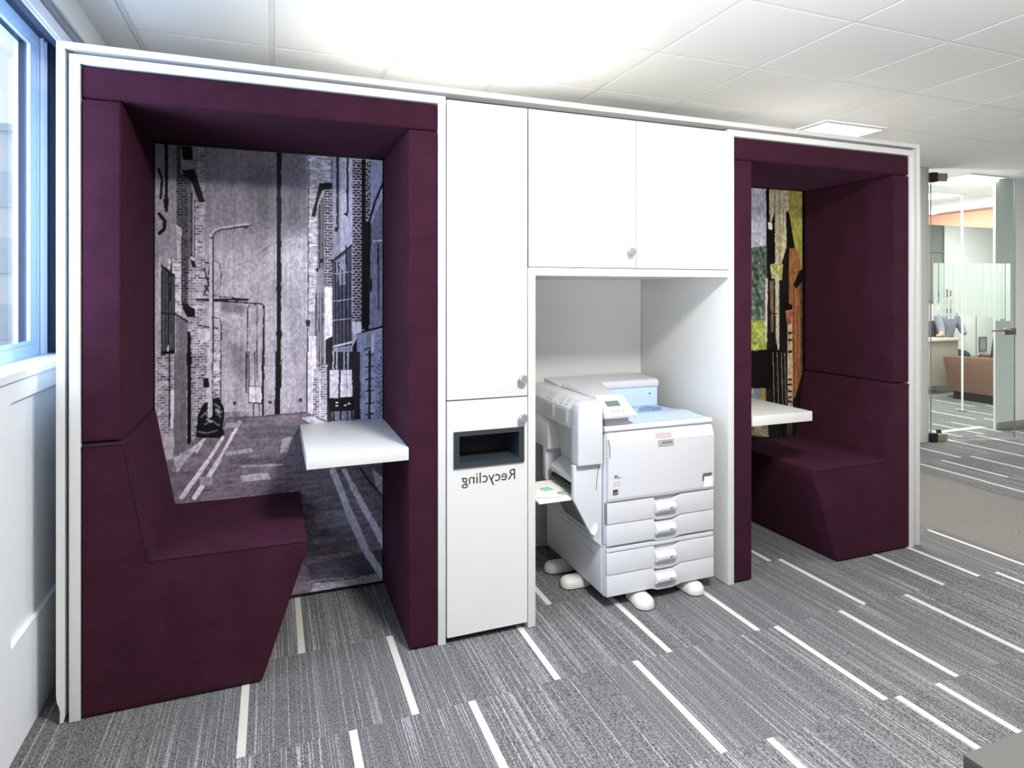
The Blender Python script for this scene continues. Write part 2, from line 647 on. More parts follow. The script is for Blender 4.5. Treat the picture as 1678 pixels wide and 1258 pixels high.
bobj('fascia', (XW, XW + 0.012, -6.0, 0.86, 2.345, 2.392), 'lav', wall_left, 0.002)
bobj('gap_trim', (XW, XW + 0.02, -6.0, 0.86, 2.394, 2.424), 'trimgrey', wall_left, 0.003)  # grey strip standing in for the shaded gap above the fascia
bobj('trim_lip', (XW + 0.0, XW + 0.028, -6.0, 0.86, 2.426, 2.434), 'white', wall_left, 0.002)

b = bmesh.new()
box(b, -0.93, XW + 0.012, -6.0, 0.54, 1.152, 1.176)
win = obj('window_1', b, 'sill')
win['kind'] = 'structure'
b = bmesh.new()
XF = -0.84
for (y0, y1, z0, z1, x0, x1) in ((0.435, 0.53, 1.178, 2.40, XF - 0.012, XF), (-6.0, 0.435, 1.178, 1.222, XF - 0.012, XF), (-6.0, 0.435, 2.365, 2.40, XF - 0.012, XF)):
    box(b, x0, x1, y0, y1, z0, z1)
obj('window_frame', b, 'frame', win)
b = bmesh.new()
for (y0, y1, z0, z1) in ((0.372, 0.4345, 1.2225, 2.3645), (-6.0, 0.372, 1.2225, 1.238), (-6.0, 0.372, 2.345, 2.3645)):
    box(b, XF - 0.014, XF - 0.003, y0, y1, z0, z1)
box(b, XF - 0.014, XF - 0.003, -1.62, -1.56, 1.238, 2.345)
obj('casement', b, 'frame', win)
bobj('glass_pane', (XF - 0.011, XF - 0.006, -6.0, 0.3715, 1.2385, 2.3445), 'glass', win)
b = bmesh.new()
box(b, -0.93, XW - 0.023, 0.532, 0.544, 1.178, 2.40)
box(b, -0.93, XW - 0.0225, -6.0, 0.544, 2.4005, 2.4018)
box(b, XW - 0.024, XW - 0.002, -6.0, 0.5315, 2.333, 2.3348)
obj('dark_reveal', b, 'frmdark', win)
b = bmesh.new()
box(b, XF + 0.002, XF + 0.012, 0.46, 0.468, 1.178, 2.40)
box(b, XF + 0.002, XF + 0.012, 0.50, 0.507, 1.178, 2.40)
obj('frame_bead', b, 'lav', win)

# ------------------------------------------------------------------ back wall, door wall, far room
bstruct('wall_back', (-0.95, 5.80, 1.70, 1.80, 0.0, ZC + 0.02), 'whitewall')
b = bmesh.new()
box(b, 6.93, 12.6, 1.76, 1.78, 0.0, ZC + 0.02)
box(b, 9.0, 9.1, -0.5, 1.76, 0.0, ZC + 0.02)
struct('wall_right', b, 'whitewall')
bstruct('baseboard_right', (6.95, 9.0, 1.745, 1.759, 0.0, 0.075), 'skirting', 0.003)
b = bmesh.new()
box(b, 5.70, 12.6, 4.20, 4.30, 0.0, ZC + 0.02)
box(b, 5.60, 5.70, 1.80, 4.30, 0.0, ZC + 0.02)
box(b, 12.5, 12.6, 1.86, 4.20, 0.0, ZC + 0.02)
struct('wall_far', b, 'whitewall')
bstruct('baseboard_far', (5.71, 12.49, 4.185, 4.199, 0.0, 0.07), 'skirting')
bstruct('trim_1', (5.695, 5.798, 1.655, 1.699, 0.0, ZC - 0.002), 'white', 0.003)     # door post
bstruct('trim_2', (5.80, 6.95, 1.86, 1.93, 0.0, 0.004), 'stripe')                    # threshold strip
bstruct('wall_rear', (-0.95, 12.6, -6.10, -6.0, 0.0, ZC + 0.02), 'reargrey')
bstruct('wall_east', (12.6, 12.7, -6.1, 4.3, 0.0, ZC + 0.02), 'reargrey')
# glass door, ajar
HX, HY = 5.815, 1.648
EX, EY = 6.668, 1.432
dv = Vector((EX - HX, EY - HY, 0))
DL = dv.length
du = dv.normalized()
dn = Vector((-du.y, du.x, 0))


def dbox(bm, s0, s1, n0, n1, z0, z1, bev=0.0):
    n_before = len(bm.verts)
    box(bm, s0, s1, n0, n1, z0, z1, bev)
    bm.verts.ensure_lookup_table()
    for v in bm.verts[n_before:]:
        v.co = Vector((HX, HY, 0)) + du * v.co.x + dn * v.co.y + Vector((0, 0, v.co.z))
    return bm


b = bmesh.new()
dbox(b, 0.0, DL, -0.006, 0.006, 0.02, 2.50)
door = obj('door_1', b, 'doorglass', None, loc=(HX, HY, 0))
door['kind'] = 'structure'
b = bmesh.new()
dbox(b, -0.012, 0.05, -0.03, 0.03, 2.455, 2.545, 0.004)
dbox(b, -0.012, 0.05, -0.03, 0.03, 0.004, 0.085, 0.004)
obj('hinge_block', b, 'black', door, True)
for z0, z1 in ((2.465, 2.54), (0.008, 0.075)):
    b = bmesh.new()
    dbox(b, 0.052, 0.16, -0.018, 0.018, z0, z1, 0.006)
    obj('patch_fitting', b, 'tan', door, True)
b = bmesh.new()
dbox(b, DL + 0.0005, DL + 0.003, -0.006, 0.006, 0.02, 2.50)
dbox(b, -0.004, -0.0005, -0.006, 0.006, 0.09, 2.45)
obj('glass_edge', b, 'pdark', door)
b = bmesh.new()
dbox(b, DL - 0.13, DL - 0.004, -0.028, -0.0065, 1.005, 1.075, 0.008)
lock = obj('lock_plate', b, 'steel', door, True)
b = bmesh.new()
dbox(b, DL - 0.30, DL - 0.07, -0.062, -0.046, 1.042, 1.06, 0.006)
dbox(b, DL - 0.095, DL - 0.065, -0.05, -0.028, 1.036, 1.066, 0.004)
obj('lever', b, 'steel', lock, True)
random.seed(11)
b = bmesh.new()
s = 0.02
while s < DL - 0.05:
    w = random.choice((0.016, 0.024, 0.034, 0.048))
    lo = 1.16 + random.choice((0, 0, 0.015, -0.02, 0.03))
    dbox(b, s, min(s + w, DL - 0.02), -0.0078, -0.0065, lo, 1.69)
    s += w + random.choice((0.003, 0.005, 0.009, 0.012))
fs = obj('frosted_stripe', b, 'frost', door)
fs['kind'] = 'stuff'
t = thing('door_stop', 'small dark door stop on the carpet under the glass door', 'door stop', (6.23, 1.86, 0.006))
b = bmesh.new()
lathe(b, [(0.022, 0.0), (0.024, 0.01), (0.02, 0.035), (0.012, 0.04)], (6.23, 1.86, 0.006), 'z', 12)
obj('stop_body', b, 'black', t, True)
b = bmesh.new()
lathe(b, [(0.026, 0.0), (0.026, 0.006)], (6.23, 1.86, 0.0405), 'z', 12)
obj('stop_cap', b, 'steel', t, True)

# far-room contents
b = bmesh.new()
prism(b, [(2.0, 2.11), (2.0, 2.43), (3.9, 2.487), (3.9, 2.40)], 'x', 8.30, 8.46)
tag(obj('ceiling_beam', b, 'salmon', None, loc=(8.3, 2.6, 2.3)), 'salmon coloured tapering beam high up in the room behind the glass door', 'beam')
b = bmesh.new()
box(b, 8.14, 8.29, 1.90, 4.18, 2.50, 2.588)
box(b, 8.17, 8.29, 1.90, 4.18, 2.46, 2.498)
tag(obj('bulkhead_trim', b, 'paleboard', None, loc=(8.2, 3, 2.5)), 'pale stepped cornice running below the far room ceiling', 'cornice')
t = thing('grey_wall_panel', 'dark grey panel on the far wall seen through the glass door', 'wall panel', (9.48, 4.17, 1.25))
bobj('panel_board', (9.30, 9.66, 4.17, 4.197, 1.25, 2.52), 'greypanel', t, 0.003)
bobj('panel_rail', (9.30, 9.66, 4.15, 4.169, 2.02, 2.04), 'pdark', t)
bobj('panel_edge', (9.661, 9.69, 4.16, 4.197, 1.25, 2.52), 'pdark', t)
t = thing('white_board', 'bright white board on the far wall behind the brown armchair', 'board', (10.5, 4.15, 0.4))
bobj('board_face', (10.16, 10.90, 4.165, 4.197, 0.40, 1.25), 'paleboard', t, 0.003)
bobj('board_joint', (10.42, 10.432, 4.160, 4.1645, 0.40, 1.25), 'pdark', t)
t = thing('picture_frame', 'small grey framed print low on the white board', 'picture', (10.57, 4.15, 0.47))
b = bmesh.new()
for q in ((10.48, 10.50, 0.47, 0.70), (10.635, 10.655, 0.47, 0.70), (10.50, 10.635, 0.47, 0.49), (10.50, 10.635, 0.68, 0.70)):
    box(b, q[0], q[1], 4.143, 4.16, q[2], q[3])
obj('frame', b, 'pdark', t)
bobj('print', (10.501, 10.634, 4.150, 4.158, 0.491, 0.679), 'logo', t)
# brown armchair (side view, back to the right)
t = thing('armchair', 'brown leather armchair with raked sides on the carpet behind the glass door', 'armchair', (8.85, 2.95, 0))
for x0, x1 in ((8.43, 8.54), (9.12, 9.23)):
    b = bmesh.new()
    prism(b, [(3.235, 0.10), (3.33, 0.52), (3.30, 0.56), (2.84, 0.575), (2.50, 0.59), (2.50, 0.10)], 'x', x0, x1, 0.02, 3)
    obj('arm', b, 'leather', t, True)
bobj('seat', (8.545, 9.115, 2.80, 3.27, 0.12, 0.50), 'leather', t, 0.04, seg=3)
b = bmesh.new()
prism(b, [(2.835, 0.42), (2.745, 1.08), (2.62, 1.08), (2.52, 0.60), (2.52, 0.42)], 'x', 8.545, 9.115, 0.03, 3)
obj('backrest', b, 'leatherd', t, True)
bobj('plinth', (8.45, 9.21, 2.53, 3.20, 0.002, 0.098), 'black', t)
for k, (dx, dy, rz) in enumerate(((0, 0, 0.2), (0.06, 0.05, -0.35), (-0.05, -0.06, 0.5))):
    b = bmesh.new()
    box(b, -0.15, 0.15, -0.105, 0.105, 0, 0.004)
    bmesh.ops.rotate(b, verts=b.verts[:], cent=(0, 0, 0), matrix=Matrix.Rotation(rz, 3, 'Z'))
    zz = 0.502 + 0.0045 * k
    bmesh.ops.translate(b, verts=b.verts[:], vec=(8.76 + dx, 3.04 + dy, zz))
    o = obj('paper_sheet', b, 'paper', None, loc=(8.76 + dx, 3.04 + dy, zz))
    tag(o, ('white papers lying at the bottom on the brown armchair seat', 'middle white sheet of the papers on the brown armchair',
            'uppermost white sheet of the papers on the brown armchair')[k], 'paper', 'papers on the brown armchair')
t = thing('glass_joint_post', 'thin pale post standing in for a glass partition joint in front of the brown armchair', 'post', (7.65, 2.56, 0))  # post added in place of a glass partition joint
b = bmesh.new()
tube(b, (7.65, 2.56, 0.012), (7.65, 2.56, ZC - 0.02), 0.011, n=10)
obj('pole', b, 'paleboard', t, True)
b = bmesh.new()
lathe(b, [(0.05, 0.001), (0.05, 0.008), (0.02, 0.012)], (7.65, 2.56, 0), 'z', 16)
obj('floor_plate', b, 'steel', t, True)
# desk further back on the left of the far room
t = thing('far_desk', 'taupe desk with pale top behind the brown armchair', 'desk', (8.8, 3.63, 0))
bobj('desktop', (7.9, 9.05, 3.47, 3.80, 0.735, 0.765), 'desktop', t, 0.004)
bobj('front_panel', (7.95, 9.00, 3.50, 3.52, 0.12, 0.733), 'desk', t)
for x in (7.95, 8.96):
    bobj('leg', (x, x + 0.04, 3.53, 3.78, 0.002, 0.733), 'desk', t)

# seated person behind the far desk, mostly behind the frosted band
def skin_body(name, joints, edges, material, parent, sub=2):
    me = bpy.data.meshes.new(name)
    base = wloc(parent)
    me.from_pydata([Vector(j[0]) - base for j in joints], edges, [])
    o = bpy.data.objects.new(name, me)
    COL.objects.link(o)
    o.parent = parent
    sk = o.modifiers.new('skin', 'SKIN')
    for i, j in enumerate(joints):
        r = j[1]
        me.skin_vertices[0].data[i].radius = r if isinstance(r, tuple) else (r, r)
    me.skin_vertices[0].data[0].use_root = True
    sk.use_smooth_shade = True
    ss = o.modifiers.new('smooth', 'SUBSURF')
    ss.levels = sub
    ss.render_levels = sub
    me.materials.append(M[material] if isinstance(material, str) else material)
    return o


PXp, PYp = 9.42, 3.97
t = thing('person', 'person in grey lilac shirt seated behind the far desk, forearm resting on it', 'person', (PXp, PYp, 0))
J = [((PXp, PYp, 0.50), (0.14, 0.11)), ((PXp, PYp, 0.75), (0.13, 0.10)), ((PXp, PYp - 0.02, 1.00), (0.16, 0.11)),
     ((PXp, PYp - 0.02, 1.10), (0.09, 0.08)), ((PXp, PYp - 0.03, 1.18), 0.052), ((PXp, PYp - 0.05, 1.24), 0.06),
     ((PXp, PYp - 0.05, 1.31), (0.075, 0.09)), ((PXp, PYp - 0.04, 1.38), (0.06, 0.07)),
     ((PXp - 0.19, PYp - 0.03, 1.04), 0.062), ((PXp - 0.30, PYp - 0.16, 0.84), 0.048), ((PXp - 0.42, PYp - 0.24, 0.815), 0.036), ((PXp - 0.50, PYp - 0.27, 0.80), (0.035, 0.022)),
     ((PXp + 0.19, PYp - 0.03, 1.04), 0.062), ((PXp + 0.25, PYp - 0.1, 0.82), 0.048), ((PXp + 0.05, PYp - 0.25, 0.81), 0.036),
     ((PXp - 0.09, PYp, 0.49), 0.09), ((PXp - 0.10, PYp - 0.25, 0.50), 0.075), ((PXp - 0.10, PYp - 0.25, 0.08), 0.05),
     ((PXp + 0.09, PYp, 0.49), 0.09), ((PXp + 0.10, PYp - 0.25, 0.50), 0.075), ((PXp + 0.10, PYp - 0.25, 0.08), 0.05)]
Ed = [(0, 1), (1, 2), (2, 3), (3, 4), (4, 5), (5, 6), (6, 7), (2, 8), (8, 9), (9, 10), (10, 11), (2, 12), (12, 13), (13, 14), (0, 15), (15, 16), (16, 17), (0, 18), (18, 19), (19, 20)]
body_m = NT('clothed_body')                                     # shirt, skin and trousers by height on the body
gm = body_m.n('ShaderNodeNewGeometry')
sx = body_m.n('ShaderNodeSeparateXYZ')
tcb = body_m.n('ShaderNodeTexCoord')
body_m.l(tcb.outputs['Object'], sx.inputs[0])
st1 = body_m.n('ShaderNodeMath', operation='GREATER_THAN')
st1.inputs[1].default_value = 1.15
body_m.l(sx.outputs['Z'], st1.inputs[0])
st2 = body_m.n('ShaderNodeMath', operation='LESS_THAN')
st2.inputs[1].default_value = -0.40
body_m.l(sx.outputs['X'], st2.inputs[0])
mxs = body_m.n('ShaderNodeMath', operation='MAXIMUM')
body_m.l(st1.outputs[0], mxs.inputs[0])
body_m.l(st2.outputs[0], mxs.inputs[1])
mc = body_m.n('ShaderNodeMix', data_type='RGBA')
mc.inputs['A'].default_value = srgb((138, 136, 152)) + [1]
mc.inputs['B'].default_value = srgb((205, 165, 146)) + [1]
body_m.l(mxs.outputs[0], mc.inputs['Factor'])
st3 = body_m.n('ShaderNodeMath', operation='LESS_THAN')
st3.inputs[1].default_value = 0.60
body_m.l(sx.outputs['Z'], st3.inputs[0])
mc2 = body_m.n('ShaderNodeMix', data_type='RGBA')
body_m.l(st3.outputs[0], mc2.inputs['Factor'])
body_m.l(mc.outputs['Result'], mc2.inputs['A'])
mc2.inputs['B'].default_value = srgb((52, 54, 62)) + [1]
body_m.l(mc2.outputs['Result'], body_m.b.inputs['Base Color'])
body_m.b.inputs['Roughness'].default_value = 0.8
skin_body('body', J, Ed, body_m.m, t)
for k in range(4):                                              # fingers resting on the desk
    a = Vector((PXp - 0.51, PYp - 0.255 - 0.02 * k + 0.012, 0.80))
    skin_body('finger', [(a, 0.009), (a + Vector((-0.035, -0.012, 0.004)), 0.0085), (a + Vector((-0.065 + 0.006 * abs(k - 1.5), -0.02, -0.016)), 0.007)], [(0, 1), (1, 2)], 'skin', t, 1)
a = Vector((PXp - 0.47, PYp - 0.30, 0.80))
skin_body('thumb', [(a, 0.011), (a + Vector((-0.03, -0.03, 0)), 0.010), (a + Vector((-0.055, -0.04, -0.01)), 0.008)], [(0, 1), (1, 2)], 'skin', t, 1)
b = bmesh.new()
bmesh.ops.create_icosphere(b, subdivisions=3, radius=0.10, matrix=Matrix.Translation((PXp, PYp - 0.015, 1.375)) @ Matrix.Diagonal((0.9, 1.02, 0.85, 1)))
bmesh.ops.delete(b, geom=[v for v in b.verts if v.co.z < 1.33 and v.co.y < PYp - 0.03], context='VERTS')
obj('hair', b, 'hair', t, True)
for sgn in (-1, 1):
    b = bmesh.new()
    bmesh.ops.create_icosphere(b, subdivisions=2, radius=0.011, matrix=Matrix.Translation((PXp + sgn * 0.032, PYp - 0.132, 1.31)))
    obj('eye', b, 'hair', t, True)
b = bmesh.new()
prism(b, [(PYp - 0.13, 1.31), (PYp - 0.162, 1.272), (PYp - 0.13, 1.265)], 'x', PXp - 0.012, PXp + 0.012, 0.003)
obj('nose', b, 'skin', t, True)
t = thing('task_chair', 'grey task chair under the seated person behind the far desk', 'chair', (PXp, PYp, 0))
bobj('seat', (PXp - 0.22, PXp + 0.22, PYp - 0.22, PYp + 0.15, 0.34, 0.39), 'pdark', t, 0.015)
bobj('backrest', (PXp - 0.2, PXp + 0.2, PYp + 0.13, PYp + 0.16, 0.55, 0.98), 'pdark', t, 0.015)
b = bmesh.new()
tube(b, (PXp, PYp, 0.02), (PXp, PYp, 0.34), 0.025)
obj('column', b, 'steel', t, True)
for k in range(5):
    b = bmesh.new()
    a = 2 * PI * k / 5 + PI * 0.3
    tube(b, (PXp, PYp, 0.06), (PXp + 0.18 * math.cos(a), PYp + 0.18 * math.sin(a), 0.03), 0.018, 0.012)
    obj('leg', b, 'black', t, True)

# ------------------------------------------------------------------ surround of the cabinet wall
surround = thing('cabinet_surround', 'white outer casing framing the whole row of booths and cabinets', 'casing', (1.36, 0.4, 0))
XL0, XL1, XR0, XR1 = -0.662, -0.638, 3.360, 3.385
ZT0, ZT1 = 2.222, 2.245
DB = 0.80
pts = [(XL0, ZT0 - 0.0005), (XL0, 0.10), (XL0 + 0.002, 0.075), (XL0 + 0.008, 0.058), (XL0 + 0.011, 0.04), (XL0 + 0.010, 0.004), (XL1 - 0.004, 0.004), (XL1 - 0.002, 0.018), (XL1, 0.02), (XL1, ZT0 - 0.0005)]
pobj('side_panel', pts, 'y', 0.0, DB, 'white', surround)
bobj('side_panel', (XR0, XR1, 0.0, DB, 0.003, ZT0 - 0.0005), 'white', surround, 0.0015)
bobj('top_panel', (XL0, XR1, 0.0, DB, ZT0, ZT1), 'white', surround, 0.0015)
bobj('filler_strip', (XL1, XL1 + 0.0125, 0.03, 0.05, 0.022, ZT0 - 0.001), 'gapgrey', surround)
bobj('filler_strip', (XR0 - 0.0245, XR0 - 0.0005, 0.03, 0.05, 0.022, ZT0 - 0.001), 'gapgrey', surround)
bobj('filler_strip', (XL1 + 0.013, XR0 - 0.025, 0.06, 0.08, 2.2065, ZT0 - 0.001), 'gapgrey', surround)

# ------------------------------------------------------------------ murals: printed panels painted as colour data on a fine grid
class Canvas:
    def __init__(self, x0, x1, z0, z1, step):
        self.x0, self.z0, self.s = x0, z0, step
        self.nx = int(round((x1 - x0) / step)) + 1
        self.nz = int(round((z1 - z0) / step)) + 1
        self.x1, self.z1 = x1, z1
        self.X, self.Z = np.meshgrid(x0 + np.arange(self.nx) * (x1 - x0) / (self.nx - 1), z0 + np.arange(self.nz) * (z1 - z0) / (self.nz - 1))
        self.img = np.zeros((self.nz, self.nx, 3))
        self.rng = np.random.RandomState(3)
        wx, wz = self.vnoise(0.03, 0.03, 3) - 0.5, self.vnoise(0.03, 0.03, 3) - 0.5
        self.X0, self.Z0 = self.X, self.Z
        self.X, self.Z = self.X + 0.004 * wx, self.Z + 0.004 * wz        # uneven, hand-worn edges

    def vnoise(self, sx, sz, octaves=3):
        """smooth value noise over the canvas, cell sizes in metres"""
        tot = np.zeros_like(self.X)
        amp, norm = 1.0, 0.0
        for o in range(octaves):
            cx, cz = sx / 2 ** o, sz / 2 ** o
            gx = int((self.x1 - self.x0) / cx) + 3
            gz = int((self.z1 - self.z0) / cz) + 3
            g = self.rng.rand(gz, gx)
            fx = (getattr(self, 'X0', self.X) - self.x0) / cx
            fz = (getattr(self, 'Z0', self.Z) - self.z0) / cz
            ix, iz = fx.astype(int), fz.astype(int)
            tx, tz = fx - ix, fz - iz
            tx, tz = tx * tx * (3 - 2 * tx), tz * tz * (3 - 2 * tz)
            v = (g[iz, ix] * (1 - tx) + g[iz, ix + 1] * tx) * (1 - tz) + (g[iz + 1, ix] * (1 - tx) + g[iz + 1, ix + 1] * tx) * tz
            tot += amp * v
            norm += amp
            amp *= 0.6
        return tot / norm

    def inside(self, pts):
        m = np.zeros(self.X.shape, bool)
        n = len(pts)
        for i in range(n):
            x1, z1 = pts[i]
            x2, z2 = pts[(i + 1) % n]
            if z1 == z2:
                continue
            c = ((z1 > self.Z) != (z2 > self.Z)) & (self.X < (x2 - x1) * (self.Z - z1) / (z2 - z1) + x1)
            m ^= c
        return m

    def poly(self, col, pts, tex=0.0, sx=0.02, sz=0.02):
        m = self.inside(pts)
        c = np.array(col, float)
        if tex:
            v = (self.vnoise(sx, sz) - 0.5) * 2 * tex
            self.img[m] = np.clip(c[None, :] + v[m][:, None], 0, 255)
        else:
            self.img[m] = c

    def soft(self, col, pts, blur, tex=0.0, sx=0.05, sz=0.05):
        m = self.inside(pts).astype(float) * (0.55 + 0.9 * (self.vnoise(sx, sz) - 0.2))
        n = max(1, int(blur / self.s))
        for ax in (0, 1, 0, 1):
            p = np.pad(m, [(n, n + 1) if a == ax else (0, 0) for a in (0, 1)], mode='edge').cumsum(ax)
            k = 2 * n + 1
            m = (p[k:] - p[:-k]) / k if ax == 0 else (p[:, k:] - p[:, :-k]) / k
            m = m[:self.nz, :self.nx]
        m = np.clip(m, 0, 1)[..., None]
        self.img = self.img * (1 - m) + np.array(col, float) * m

    def brick(self, col, mortar, pts, h=0.014, w=0.034, jit=0.3, thick=0.3):
        m = self.inside(pts)
        row = np.floor(self.Z / h)
        fz = self.Z / h - row
        xx = self.X / w + 0.5 * (row % 2)
        cl = np.floor(xx)
        fx = xx - cl
        joint = (fz < thick) | (fx < thick * h / w)
        tone = np.abs(np.sin(row * 12.9898 + cl * 78.233) * 43758.5453) % 1.0
        c = np.array(col, float)[None, None, :] * (1 - jit + 2 * jit * tone[..., None])
        c = np.where(joint[..., None], np.array(mortar, float)[None, None, :], c)
        self.img[m] = np.clip(c, 0, 255)[m]

    def line(self, col, w, pts):
        for (x1, z1), (x2, z2) in zip(pts[:-1], pts[1:]):
            dx, dz = x2 - x1, z2 - z1
            L = dx * dx + dz * dz + 1e-12
            t = np.clip(((self.X - x1) * dx + (self.Z - z1) * dz) / L, 0, 1)
            d = np.hypot(self.X - x1 - t * dx, self.Z - z1 - t * dz)
            self.img[d < w / 2] = col

    def build(self, name, y, parent):
        c = np.clip(self.img / 255.0, 0, 1)
        lin = np.where(c <= 0.04045, c / 12.92, ((c + 0.055) / 1.055) ** 2.4)
        nz, nx = self.nz, self.nx
        base = wloc(parent)
        co = np.zeros((nz * nx, 3), np.float32)
        co[:, 0] = self.X0.ravel() - base.x
        co[:, 1] = y - base.y
        co[:, 2] = self.Z0.ravel() - base.z
        k = (np.arange(nz - 1)[:, None] * nx + np.arange(nx - 1)[None, :]).ravel()
        q = np.stack([k, k + 1, k + 1 + nx, k + nx], 1).astype(np.int32)
        me = bpy.data.meshes.new(name)
        me.vertices.add(nz * nx)
        me.vertices.foreach_set('co', co.ravel())
        me.loops.add(q.size)
        me.loops.foreach_set('vertex_index', q.ravel())
        me.polygons.add(len(q))
        me.polygons.foreach_set('loop_start', np.arange(0, q.size, 4, dtype=np.int32))
        me.update(calc_edges=True)
        at = me.color_attributes.new('print', 'FLOAT_COLOR', 'POINT')
        rgba = np.ones((nz * nx, 4), np.float32)
        rgba[:, :3] = lin.reshape(-1, 3)
        at.data.foreach_set('color', rgba.ravel())
        me.materials.append(M['print'])
        o = bpy.data.objects.new(name, me)
        COL.objects.link(o)
        o.parent = parent
        return o


